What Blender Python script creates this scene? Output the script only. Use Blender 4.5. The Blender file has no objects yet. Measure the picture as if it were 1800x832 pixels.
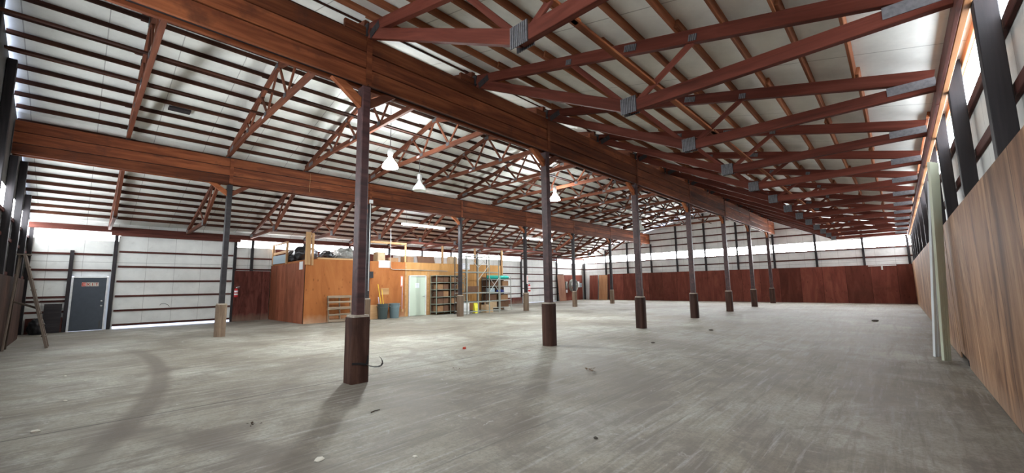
import bpy, bmesh, math, random
from mathutils import Vector, Matrix
random.seed(7)
S = bpy.context.scene
COL = S.collection
R = math.radians

# ------------------------------------------------------------------ camera
CAM_H = 1.4542
fw = Vector((0.72224683, 0.6810922, 0.12030351))
ri = Vector((0.68735874, -0.72615246, -0.01550993))
up = Vector((-0.076795, -0.09389367, 0.99261599))
cam = bpy.data.cameras.new('camera')
cam.sensor_fit = 'HORIZONTAL'
cam.sensor_width = 36.0
cam.lens = 36.0 * 713.241 / 1800.0
cam.clip_start = 0.05
cam.clip_end = 300
camo = bpy.data.objects.new('camera', cam)
COL.objects.link(camo)
camo.matrix_world = Matrix(((ri.x, up.x, -fw.x, 0), (ri.y, up.y, -fw.y, 0), (ri.z, up.z, -fw.z, CAM_H), (0, 0, 0, 1)))
S.camera = camo

# ------------------------------------------------------------------ layout numbers (metres; X along the beams, Y to the left, Z up)
BAY = 4.877
XA, YA = 3.07, 6.29        # first post of the near row, line of the near beam
XB, YB = 3.14, 15.72       # first post of the far row, line of the far beam
XN, XF = -1.45, 34.34      # near and far end walls
YL, YR = 22.73, -0.93      # sheeting planes of the two side walls
PLY_R = -0.71              # inner face of the right plywood
Z_A, Z_B = 4.83, 4.89      # undersides of the beams
TRUSS_X = [XA - 2 * 2.4385 + 2.4385 * k for k in range(15)]
ORD = ['nearest', 'second', 'third', 'fourth', 'fifth', 'sixth', 'seventh', 'eighth', 'ninth', 'tenth', 'eleventh', 'twelfth',
       'thirteenth', 'fourteenth', 'fifteenth', 'sixteenth', 'seventeenth', 'eighteenth', 'nineteenth', 'twentieth']

# ------------------------------------------------------------------ materials
class NT:
    def __init__(self, name):
        self.m = bpy.data.materials.new(name)
        self.m.use_nodes = True
        self.t = self.m.node_tree
        self.b = self.t.nodes['Principled BSDF']
    def n(self, typ, **kw):
        nd = self.t.nodes.new(typ)
        for k, v in kw.items():
            setattr(nd, k, v)
        return nd
    def l(self, a, b):
        self.t.links.new(a, b)
    def coord(self, scale=(1, 1, 1), shift=True):
        tc = self.n('ShaderNodeTexCoord')
        mp = self.n('ShaderNodeMapping')
        mp.inputs['Scale'].default_value = scale
        self.l(tc.outputs['Object'], mp.inputs['Vector'])
        if shift:
            oi = self.n('ShaderNodeObjectInfo')
            mu = self.n('ShaderNodeMath', operation='MULTIPLY')
            mu.inputs[1].default_value = 37.0
            self.l(oi.outputs['Random'], mu.inputs[0])
            cb = self.n('ShaderNodeCombineXYZ')
            for i in range(3):
                self.l(mu.outputs[0], cb.inputs[i])
            self.l(cb.outputs[0], mp.inputs['Location'])
        return mp.outputs['Vector']
    def noise(self, vec, scale, detail=4, rough=0.55, dist=0.0):
        nz = self.n('ShaderNodeTexNoise')
        nz.inputs['Scale'].default_value = scale
        nz.inputs['Detail'].default_value = detail
        nz.inputs['Roughness'].default_value = rough
        nz.inputs['Distortion'].default_value = dist
        self.l(vec, nz.inputs['Vector'])
        return nz.outputs['Fac']
    def ramp(self, fac, stops):
        r = self.n('ShaderNodeValToRGB')
        el = r.color_ramp.elements
        while len(el) < len(stops):
            el.new(0.5)
        for e, (p, c) in zip(el, stops):
            e.position = p
            e.color = (*c, 1) if len(c) == 3 else c
        self.l(fac, r.inputs['Fac'])
        return r.outputs['Color']
    def mix(self, fac, a, b, mode='MIX'):
        mx = self.n('ShaderNodeMix', data_type='RGBA', blend_type=mode)
        for key, v in ((0, fac), (6, a), (7, b)):
            if hasattr(v, 'is_output'):
                self.l(v, mx.inputs[key])
            elif key == 0:
                mx.inputs[0].default_value = v
            else:
                mx.inputs[key].default_value = (*v, 1)
        return mx.outputs[2]
    def math(self, op, a, b=0.0, c=None):
        m = self.n('ShaderNodeMath', operation=op)
        for i, v in enumerate((a, b, c)):
            if v is None:
                continue
            if hasattr(v, 'is_output'):
                self.l(v, m.inputs[i])
            else:
                m.inputs[i].default_value = v
        return m.outputs[0]
    def sep(self, vec):
        s = self.n('ShaderNodeSeparateXYZ')
        self.l(vec, s.inputs[0])
        return s.outputs
    def done(self, col=None, rough=0.7, spec=0.3, metal=0.0, bump=None, bstr=0.2):
        if col is not None:
            if hasattr(col, 'is_output'):
                self.l(col, self.b.inputs['Base Color'])
            else:
                self.b.inputs['Base Color'].default_value = (*col, 1)
        if hasattr(rough, 'is_output'):
            self.l(rough, self.b.inputs['Roughness'])
        else:
            self.b.inputs['Roughness'].default_value = rough
        self.b.inputs['Metallic'].default_value = metal
        self.b.inputs['Specular IOR Level'].default_value = spec
        if bump is not None:
            bp = self.n('ShaderNodeBump')
            bp.inputs['Strength'].default_value = bstr
            bp.inputs['Distance'].default_value = 0.02
            self.l(bump, bp.inputs['Height'])
            self.l(bp.outputs['Normal'], self.b.inputs['Normal'])
        return self.m

def wood(name, dark, mid, light, rough=0.7, axis=0, var=0.35, spec=0.15, fine=1.0, streak=None):
    w = NT(name)
    sc = [9.0 * fine] * 3
    sc[axis] = 0.7
    v = w.coord(sc)
    a = w.noise(v, 1.0, 5, 0.6, 0.6)
    sc2 = [2.0] * 3
    sc2[axis] = 0.5
    b = w.noise(w.coord(sc2), 1.0, 3, 0.5)
    f = w.math('ADD', w.math('MULTIPLY', a, 0.65), w.math('MULTIPLY', b, 0.35))
    c = w.ramp(f, [(0.30, dark), (0.5, mid), (0.72, light)])
    oi = w.n('ShaderNodeObjectInfo')
    k = w.math('MULTIPLY_ADD', oi.outputs['Random'], var, 1.0 - var / 2)
    cb = w.n('ShaderNodeCombineColor')
    for i in range(3):
        w.l(k, cb.inputs[i])
    c = w.mix(1.0, c, cb.outputs[0], 'MULTIPLY')
    if streak:
        s = w.noise(w.coord((1.6, 1.6, 1.6)), 1.5, 4, 0.6)
        c = w.mix(w.math('MULTIPLY', w.ramp(s, [(0.56, (0, 0, 0)), (0.72, (1, 1, 1))]), 0.7), c, streak)
    return w.done(c, rough, spec, bump=a, bstr=0.12)

def plain(name, col, rough=0.6, spec=0.3, metal=0.0, var=0.0, grime=0.0, gscale=6.0):
    w = NT(name)
    c = col
    if grime > 0:
        g = w.noise(w.coord(), gscale, 5, 0.6)
        c = w.ramp(g, [(0.3, tuple(x * (1 - grime) for x in col)), (0.65, col)])
    return w.done(c, rough, spec, metal)

def glow(name, col, strength, base=(0.8, 0.8, 0.8), ribs=False):
    w = NT(name)
    w.b.inputs['Base Color'].default_value = (*base, 1)
    w.b.inputs['Roughness'].default_value = 0.5
    w.b.inputs['Emission Strength'].default_value = strength
    if ribs:
        tc = w.n('ShaderNodeTexCoord')
        x, y, z = w.sep(tc.outputs['Object'])
        s = w.math('SINE', w.math('MULTIPLY', w.math('ADD', x, y), 2 * math.pi / 0.23))
        f = w.math('MULTIPLY_ADD', s, 0.5, 0.5)
        w.l(w.ramp(f, [(0.0, tuple(c * 0.72 for c in col)), (0.5, col)]), w.b.inputs['Emission Color'])
    else:
        w.b.inputs['Emission Color'].default_value = (*col, 1)
    return w.m

def plywood(name, dark, mid, light, axis, sheet=1.22, phase=0.0, grain=2, stain=0.5, seam=True, gs=5.0, spread=(0.33, 0.68), splotch=None, low=None):
    """sheets side by side along one axis, each with a tone of its own"""
    w = NT(name)
    tc = w.n('ShaderNodeTexCoord')
    xyz = w.sep(tc.outputs['Object'])
    u = w.math('DIVIDE', w.math('ADD', xyz[axis], phase), sheet)
    fl = w.math('FLOOR', u)
    wn = w.n('ShaderNodeTexWhiteNoise', noise_dimensions='1D')
    w.l(fl, wn.inputs['W'])
    sc = [gs] * 3
    sc[grain] = gs * 0.2
    mp = w.n('ShaderNodeMapping')
    mp.inputs['Scale'].default_value = sc
    w.l(tc.outputs['Object'], mp.inputs['Vector'])
    cb = w.n('ShaderNodeCombineXYZ')
    w.l(w.math('MULTIPLY', wn.outputs['Value'], 50), cb.inputs[0])
    w.l(w.math('MULTIPLY', wn.outputs['Value'], 31), cb.inputs[2])
    va = w.n('ShaderNodeVectorMath', operation='ADD')
    w.l(mp.outputs['Vector'], va.inputs[0])
    w.l(cb.outputs[0], va.inputs[1])
    a = w.noise(va.outputs[0], 1.0, 6, 0.62, 1.2)
    c = w.ramp(a, [(spread[0], dark), (0.5, mid), (spread[1], light)])
    tone = w.math('MULTIPLY_ADD', wn.outputs['Value'], stain, 1.0 - stain / 2)
    cc = w.n('ShaderNodeCombineColor')
    for i in range(3):
        w.l(tone, cc.inputs[i])
    c = w.mix(1.0, c, cc.outputs[0], 'MULTIPLY')
    kn = w.n('ShaderNodeTexVoronoi')
    kn.inputs['Scale'].default_value = 1.0
    mk = w.n('ShaderNodeMapping')
    ks = [4.5, 4.5, 4.5]
    ks[grain] = 2.2
    mk.inputs['Scale'].default_value = ks
    w.l(tc.outputs['Object'], mk.inputs['Vector'])
    w.l(mk.outputs[0], kn.inputs['Vector'])
    kf = w.ramp(kn.outputs['Distance'], [(0.05, (1, 1, 1)), (0.16, (0, 0, 0))])
    c = w.mix(w.math('MULTIPLY', kf, 0.55), c, tuple(x * 0.45 for x in dark))
    if splotch:
        sp = w.noise(tc.outputs['Object'], 0.9, 5, 0.65)
        c = w.mix(w.math('MULTIPLY', w.ramp(sp, [(0.52, (0, 0, 0)), (0.7, (1, 1, 1))]), 0.65), c, splotch)
    if low:
        lz = w.math('ADD', xyz[2], w.math('MULTIPLY', w.noise(tc.outputs['Object'], 3.0, 4), 0.5))
        c = w.mix(w.math('MULTIPLY', w.ramp(lz, [(0.2, (1, 1, 1)), (0.62, (0, 0, 0))]), 0.75), c, low)
    if seam:
        fr = w.math('FRACT', u)
        e = w.math('MINIMUM', fr, w.math('SUBTRACT', 1.0, fr))
        c = w.mix(w.math('LESS_THAN', e, 0.0055), c, tuple(x * 0.25 for x in dark))
    return w.done(c, 0.7, 0.10, bump=a, bstr=0.08)

def sheeting(name, col, axis, seam=0.915, grime=(0.45, 0.43, 0.4), cross=None, slope=False, gamt=0.5):
    """white backed metal sheets with faint seams and dust"""
    w = NT(name)
    tc = w.n('ShaderNodeTexCoord')
    xyz = w.sep(tc.outputs['Object'])
    g = w.noise(tc.outputs['Object'], 0.9, 6, 0.65)
    c = w.ramp(g, [(0.35, tuple(x * 0.82 for x in col)), (0.6, col)])
    g2 = w.noise(tc.outputs['Object'], 3.3, 6, 0.7)
    c = w.mix(w.math('MULTIPLY', w.ramp(g2, [(0.58, (0, 0, 0)), (0.78, (1, 1, 1))]), gamt), c, grime)
    fr = w.math('FRACT', w.math('DIVIDE', xyz[axis], seam))
    e = w.math('MINIMUM', fr, w.math('SUBTRACT', 1.0, fr))
    c = w.mix(w.math('MULTIPLY', w.math('LESS_THAN', e, 0.007), 0.55), c, (0.16, 0.15, 0.14))
    if cross:
        fz = w.math('FRACT', w.math('DIVIDE', xyz[cross[0]], cross[1]))
        ez = w.math('MINIMUM', fz, w.math('SUBTRACT', 1.0, fz))
        c = w.mix(w.math('MULTIPLY', w.math('LESS_THAN', ez, 0.005), 0.4), c, (0.16, 0.15, 0.14))
    return w.done(c, 0.55, 0.3)

def concrete():
    w = NT('dusty_concrete')
    tc = w.n('ShaderNodeTexCoord')
    P = tc.outputs['Object']
    xyz = w.sep(P)
    def stretched(rot, sx, sy, sc, detail=6, rough=0.65, dist=0.6):
        mp = w.n('ShaderNodeMapping')
        mp.inputs['Rotation'].default_value = (0, 0, R(rot))
        mp.inputs['Scale'].default_value = (sx, sy, 1)
        w.l(P, mp.inputs['Vector'])
        return w.noise(mp.outputs[0], sc, detail, rough, dist)
    big = w.noise(P, 0.30, 5, 0.62, 0.6)
    med = w.noise(P, 1.5, 7, 0.7, 1.0)
    str1 = stretched(-52, 0.35, 4.5, 1.6, 6, 0.7, 0.5)
    str2 = stretched(-32, 0.4, 6.5, 2.4, 6, 0.7, 0.3)
    str3 = stretched(82, 0.3, 5.0, 1.3, 6, 0.7, 0.4)
    fine = w.noise(P, 26, 6, 0.75)
    c = w.ramp(big, [(0.34, (0.15, 0.125, 0.093)), (0.48, (0.285, 0.264, 0.214)), (0.60, (0.385, 0.374, 0.322))])
    c = w.mix(w.math('MULTIPLY', w.ramp(med, [(0.38, (1, 1, 1)), (0.55, (0, 0, 0))]), 0.72), c, (0.125, 0.103, 0.078))
    c = w.mix(w.math('MULTIPLY', w.ramp(str1, [(0.50, (0, 0, 0)), (0.66, (1, 1, 1))]), 0.6), c, (0.125, 0.105, 0.085))
    c = w.mix(w.math('MULTIPLY', w.ramp(str3, [(0.53, (0, 0, 0)), (0.68, (1, 1, 1))]), 0.5), c, (0.14, 0.12, 0.10))
    c = w.mix(w.math('MULTIPLY', w.ramp(str2, [(0.53, (0, 0, 0)), (0.68, (1, 1, 1))]), 0.5), c, (0.47, 0.47, 0.44))
    c = w.mix(w.math('MULTIPLY', w.ramp(fine, [(0.38, (1, 1, 1)), (0.55, (0, 0, 0))]), 0.45), c, (0.13, 0.115, 0.10))
    wh = w.noise(P, 3.2, 8, 0.8, 1.4)
    c = w.mix(w.math('MULTIPLY', w.ramp(wh, [(0.60, (0, 0, 0)), (0.70, (1, 1, 1))]), 0.6), c, (0.56, 0.56, 0.53))
    wh2 = w.noise(P, 7.0, 8, 0.8, 1.0)
    c = w.mix(w.math('MULTIPLY', w.ramp(wh2, [(0.63, (0, 0, 0)), (0.70, (1, 1, 1))]), 0.5), c, (0.60, 0.60, 0.57))
    # swept tyre arcs on the floor
    def arc(cx, cy, rad, wid, a0, strength, col, s0=0.35, s1=0.75):
        dx = w.math('SUBTRACT', xyz[0], cx)
        dy = w.math('SUBTRACT', xyz[1], cy)
        r = w.math('SQRT', w.math('ADD', w.math('MULTIPLY', dx, dx), w.math('MULTIPLY', dy, dy)))
        d = w.math('ABSOLUTE', w.math('SUBTRACT', w.math('ADD', r, w.math('MULTIPLY', med, 0.15)), rad + 0.07))
        f = w.math('MULTIPLY', w.ramp(w.math('DIVIDE', d, wid), [(0.4, (1, 1, 1)), (1.0, (0, 0, 0))]), strength)
        ang = w.math('ARCTAN2', dy, dx)
        da = w.math('ABSOLUTE', w.math('SUBTRACT', ang, a0))
        f = w.math('MULTIPLY', f, w.ramp(da, [(s0, (1, 1, 1)), (s1, (0, 0, 0))]))
        f = w.math('MULTIPLY', f, w.ramp(fine, [(0.3, (0.35, 0.35, 0.35)), (0.6, (1, 1, 1))]))
        return f, col
    for args in ((-17.9, 11.5, 19.1, 0.19, -0.13, 0.85, (0.115, 0.095, 0.075), 0.17, 0.30), (4.3, 5.4, 2.9, 0.5, -0.8, 0.45, (0.13, 0.11, 0.09), 0.5, 1.0),
                 (4.0, 9.0, 1.6, 0.12, -0.6, 0.45, (0.14, 0.12, 0.11)), (9.6, 10.0, 2.4, 0.14, -2.0, 0.4, (0.14, 0.12, 0.11)), (-6.0, 2.0, 7.6, 0.25, 0.35, 0.5, (0.12, 0.10, 0.08), 0.2, 0.4)):
        f, col = arc(*args)
        c = w.mix(f, c, col)
    # dark blotches that strengthen towards the right wall
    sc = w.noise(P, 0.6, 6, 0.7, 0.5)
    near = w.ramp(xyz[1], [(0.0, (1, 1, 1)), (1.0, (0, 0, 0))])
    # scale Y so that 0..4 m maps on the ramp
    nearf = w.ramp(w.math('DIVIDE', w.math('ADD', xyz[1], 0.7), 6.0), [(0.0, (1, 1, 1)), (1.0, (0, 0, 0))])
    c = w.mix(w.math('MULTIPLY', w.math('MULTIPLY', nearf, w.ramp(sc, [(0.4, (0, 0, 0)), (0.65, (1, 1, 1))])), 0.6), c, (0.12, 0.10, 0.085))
    # sawn joints
    wob = w.math('MULTIPLY', w.noise(P, 0.8, 3), 0.06)
    def joint(ax, pos, wid, st):
        d = w.math('ABSOLUTE', w.math('SUBTRACT', w.math('ADD', xyz[ax], wob), pos))
        return w.math('MULTIPLY', w.math('LESS_THAN', d, wid), st)
    for ax, pos, wid, st in ((1, YA + 0.32, 0.014, 0.85), (1, YB + 0.3, 0.02, 0.7), (0, XA + BAY + 0.4, 0.012, 0.5), (0, XA + 3 * BAY + 0.3, 0.012, 0.35), (1, 11.1, 0.012, 0.35), (1, 2.9, 0.010, 0.3)):
        c = w.mix(joint(ax, pos, wid, st), c, (0.06, 0.05, 0.045))
    hgt = w.math('ADD', w.math('MULTIPLY', fine, 0.4), w.math('MULTIPLY', wh, 0.6))
    return w.done(c, w.ramp(med, [(0.35, (0.55, 0.55, 0.55)), (0.65, (0.75, 0.75, 0.75))]), 0.26, bump=hgt, bstr=0.15)

M = {}
M['concrete'] = concrete()
M['roof'] = sheeting('white_roof_boards', (0.84, 0.85, 0.80), 0, 1.22, (0.42, 0.41, 0.35), gamt=0.25)
M['wall_x'] = sheeting('white_wall_sheets_side', (0.74, 0.75, 0.72), 0, 0.915, cross=(2, 2.62))
M['wall_y'] = sheeting('white_wall_sheets_end', (0.70, 0.71, 0.70), 1, 0.915, cross=(2, 2.62))
M['wall_dim'] = sheeting('shaded_wall_sheets', (0.10, 0.095, 0.09), 1, 0.915, (0.05, 0.045, 0.04))  # near end wall: its shade is put into a darker sheet colour
M['beam'] = wood('stained_beam_timber', (0.045, 0.012, 0.006), (0.145, 0.042, 0.017), (0.29, 0.095, 0.036), 0.6, var=0.55, streak=(0.06, 0.022, 0.014))
M['truss'] = wood('red_truss_timber', (0.05, 0.012, 0.007), (0.115, 0.029, 0.018), (0.19, 0.056, 0.037), 0.65)
M['truss_brown'] = wood('brown_truss_timber', (0.055, 0.017, 0.009), (0.13, 0.043, 0.023), (0.22, 0.08, 0.043), 0.65)
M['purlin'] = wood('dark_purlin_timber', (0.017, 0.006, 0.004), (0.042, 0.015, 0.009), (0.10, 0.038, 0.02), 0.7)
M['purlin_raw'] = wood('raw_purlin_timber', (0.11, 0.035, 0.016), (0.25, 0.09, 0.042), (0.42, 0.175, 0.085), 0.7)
M['girt'] = wood('dark_girt_timber', (0.035, 0.012, 0.01), (0.075, 0.025, 0.02), (0.13, 0.05, 0.04), 0.7)
M['header'] = wood('red_header_timber', (0.05, 0.016, 0.012), (0.11, 0.035, 0.026), (0.18, 0.062, 0.042), 0.7)
M['bright'] = wood('raw_orange_timber', (0.40, 0.17, 0.07), (0.58, 0.28, 0.13), (0.70, 0.38, 0.20), 0.65)
M['brace'] = wood('sawn_brace_timber', (0.10, 0.028, 0.011), (0.30, 0.095, 0.036), (0.50, 0.20, 0.085), 0.65)
M['post'] = wood('black_stained_post', (0.010, 0.009, 0.010), (0.022, 0.019, 0.021), (0.045, 0.038, 0.04), 0.6, spec=0.25)
M['column'] = wood('maroon_post_timber', (0.018, 0.008, 0.008), (0.045, 0.018, 0.018), (0.10, 0.042, 0.04), 0.5, spec=0.4)
M['sleeve'] = wood('worn_sleeve_timber', (0.02, 0.01, 0.008), (0.055, 0.026, 0.019), (0.13, 0.07, 0.05), 0.6, axis=2, streak=(0.04, 0.02, 0.016))
M['sleeve_tan'] = wood('weathered_sleeve_timber', (0.06, 0.04, 0.027), (0.145, 0.10, 0.07), (0.25, 0.185, 0.13), 0.7, axis=2, streak=(0.12, 0.09, 0.07))
M['dust'] = plain('dusty_timber_top', (0.46, 0.40, 0.33), 0.9, grime=0.4, gscale=20)
M['plate'] = plain('galvanised_plate', (0.20, 0.20, 0.21), 0.5, 0.5, 0.5, grime=0.35, gscale=25)
M['dark_plate'] = plain('blackened_plate_and_shade', (0.035, 0.03, 0.032), 0.6, grime=0.3, gscale=20)  # blackened metal; also paints shade in plate grooves and hollow beams
M['ply_right'] = plywood('tan_plywood', (0.085, 0.04, 0.02), (0.235, 0.122, 0.062), (0.42, 0.25, 0.14), 0, stain=0.35, gs=2.4, splotch=(0.12, 0.062, 0.036), low=(0.30, 0.20, 0.14))
M['ply_far'] = plywood('maroon_plywood', (0.085, 0.024, 0.018), (0.15, 0.043, 0.03), (0.22, 0.075, 0.05), 1, stain=0.6, gs=2.2, spread=(0.2, 0.8), splotch=(0.09, 0.03, 0.02))
M['ply_left'] = plywood('dull_maroon_plywood', (0.07, 0.02, 0.016), (0.12, 0.037, 0.028), (0.18, 0.06, 0.045), 0, stain=0.3, low=(0.22, 0.16, 0.12))
M['ply_near'] = plywood('dark_brown_plywood', (0.025, 0.014, 0.010), (0.05, 0.027, 0.02), (0.08, 0.045, 0.034), 1, stain=0.4, gs=2.2)
M['ply_side'] = plywood('red_stained_plywood', (0.11, 0.034, 0.018), (0.21, 0.068, 0.035), (0.30, 0.11, 0.06), 1, stain=0.4, gs=2.0, spread=(0.25, 0.75), phase=0.3)
M['ply_front'] = plywood('orange_plywood', (0.21, 0.072, 0.021), (0.34, 0.12, 0.037), (0.43, 0.17, 0.058), 0, 2.44, stain=0.15, gs=2.0, spread=(0.2, 0.8), phase=-6.46, low=(0.45, 0.30, 0.2))
M['ply_yellow'] = plywood('yellow_plywood', (0.32, 0.155, 0.05), (0.45, 0.235, 0.085), (0.55, 0.31, 0.125), 0, 1.22, stain=0.15, gs=2.0, spread=(0.2, 0.8))
M['ply_red_board'] = wood('red_leaning_board', (0.09, 0.025, 0.018), (0.16, 0.045, 0.03), (0.22, 0.07, 0.05), 0.7, axis=2)
M['ply_tan_board'] = wood('tan_leaning_board', (0.28, 0.13, 0.06), (0.40, 0.20, 0.10), (0.50, 0.28, 0.15), 0.7, axis=2)
M['ply_brown_board'] = wood('brown_leaning_board', (0.16, 0.07, 0.045), (0.25, 0.12, 0.075), (0.32, 0.17, 0.11), 0.7, axis=2)
M['lumber'] = wood('pale_lumber', (0.32, 0.175, 0.08), (0.46, 0.27, 0.13), (0.57, 0.36, 0.19), 0.65)
M['pallet'] = wood('grey_pallet_timber', (0.10, 0.072, 0.05), (0.22, 0.165, 0.115), (0.36, 0.285, 0.205), 0.8, var=0.7)
M['ladder'] = wood('grey_ladder_timber', (0.06, 0.045, 0.035), (0.13, 0.10, 0.08), (0.22, 0.18, 0.145), 0.8)
M['window'] = glow('daylit_fibreglass', (0.93, 0.96, 1.0), 6.5, ribs=True)
M['window_far'] = glow('bright_fibreglass', (0.95, 0.97, 1.0), 17.0, ribs=True)
M['window_near'] = glow('dim_fibreglass', (0.90, 0.95, 1.0), 7.0, ribs=True)
M['window_right'] = glow('shaded_fibreglass', (0.80, 0.90, 1.0), 4.5, ribs=True)
M['skydoor'] = plain('white_sheet_door', (0.76, 0.77, 0.75), 0.5)
M['door_paint'] = plain('slate_door_paint', (0.055, 0.067, 0.085), 0.45, 0.4, grime=0.15)
M['white_paint'] = plain('white_frame_paint', (0.72, 0.72, 0.70), 0.5, grime=0.2)
M['green_white'] = plain('mint_white_paint', (0.52, 0.60, 0.49), 0.45, 0.4)
M['steel'] = plain('brushed_steel', (0.5, 0.5, 0.5), 0.35, 0.5, 0.9)
M['grey_steel'] = plain('grey_painted_steel', (0.36, 0.38, 0.34), 0.5, 0.4, 0.2, grime=0.25)
M['green_steel'] = plain('grey_green_painted_steel', (0.22, 0.25, 0.20), 0.5, 0.4, 0.2, grime=0.3)
M['dark_steel'] = plain('dark_painted_steel', (0.06, 0.06, 0.06), 0.5, 0.4, 0.3)
M['carton'] = plain('brown_cardboard', (0.30, 0.17, 0.09), 0.85, 0.15, grime=0.25)
M['carton_dark'] = plain('dark_brown_cardboard', (0.15, 0.08, 0.05), 0.85, 0.15, grime=0.25)
M['carton_pale'] = plain('pale_cardboard', (0.50, 0.36, 0.22), 0.85, 0.15, grime=0.2)
M['black_bag'] = plain('black_plastic', (0.015, 0.015, 0.017), 0.35, 0.5)
M['grey_bag'] = plain('grey_plastic_sheet', (0.26, 0.26, 0.24), 0.4, 0.5, grime=0.5, gscale=12)
M['can_dark'] = plain('dark_green_plastic', (0.045, 0.065, 0.065), 0.5, 0.4)
M['can_blue'] = plain('blue_grey_plastic', (0.13, 0.185, 0.20), 0.5, 0.4)
M['yellow'] = plain('yellow_paint', (0.75, 0.50, 0.05), 0.5)
M['bright_yellow'] = plain('lemon_plastic', (0.85, 0.80, 0.08), 0.5)
M['lilac'] = plain('pale_lilac_plastic', (0.55, 0.48, 0.62), 0.5)
M['paper'] = plain('white_paper', (0.78, 0.80, 0.84), 0.8, 0.1)
M['ink'] = plain('grey_blue_ink', (0.40, 0.46, 0.52), 0.8, 0.1)
M['red'] = plain('red_enamel', (0.50, 0.02, 0.03), 0.35, 0.5)
M['red_letter'] = plain('dull_red_paint', (0.36, 0.055, 0.035), 0.7)
M['sign_tan'] = plain('worn_cream_sign', (0.62, 0.55, 0.48), 0.7, grime=0.25, gscale=14)
M['pink'] = plain('faded_red_plastic', (0.75, 0.30, 0.27), 0.6)
M['white'] = plain('white_plastic', (0.75, 0.76, 0.76), 0.4, 0.4)
M['teal'] = plain('teal_tarpaulin', (0.01, 0.36, 0.29), 0.5)
M['blue'] = plain('dark_blue_plastic', (0.02, 0.03, 0.22), 0.45)
M['grey_blue'] = plain('grey_blue_metal', (0.30, 0.38, 0.42), 0.5)
M['vinyl'] = plain('pale_green_vinyl', (0.60, 0.64, 0.50), 0.4, 0.4)
M['vinyl_white'] = plain('white_vinyl', (0.70, 0.74, 0.76), 0.4, 0.4)
M['strap'] = plain('black_strap', (0.02, 0.018, 0.018), 0.7)
M['brick'] = plain('broken_red_brick', (0.45, 0.07, 0.05), 0.85, 0.1)
M['leaf'] = plain('brown_dry_leaf', (0.12, 0.075, 0.045), 0.9, 0.1)
M['twig'] = plain('dark_twig_bark', (0.06, 0.045, 0.035), 0.9, 0.1)
M['pebble'] = plain('pale_pebble', (0.62, 0.60, 0.52), 0.8, 0.1)
M['dark_pebble'] = plain('dark_pebble', (0.07, 0.06, 0.05), 0.8, 0.1)
M['lamp_off'] = plain('milky_lamp_glass', (0.74, 0.80, 0.74), 0.25, 0.5)
M['lamp_on'] = glow('lit_lamp_glass', (0.93, 0.98, 1.0), 62.0)
M['tube_on'] = glow('lit_fluorescent_tube', (0.88, 0.95, 1.0), 75.0)
M['bulb_on'] = glow('lit_bulb_glass', (0.97, 0.97, 1.0), 120.0)
M['galv'] = plain('galvanised_conduit', (0.42, 0.43, 0.42), 0.45, 0.5, 0.5)
M['ground'] = plain('pale_gravel', (0.55, 0.57, 0.6), 0.9, 0.1, grime=0.3)

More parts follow.
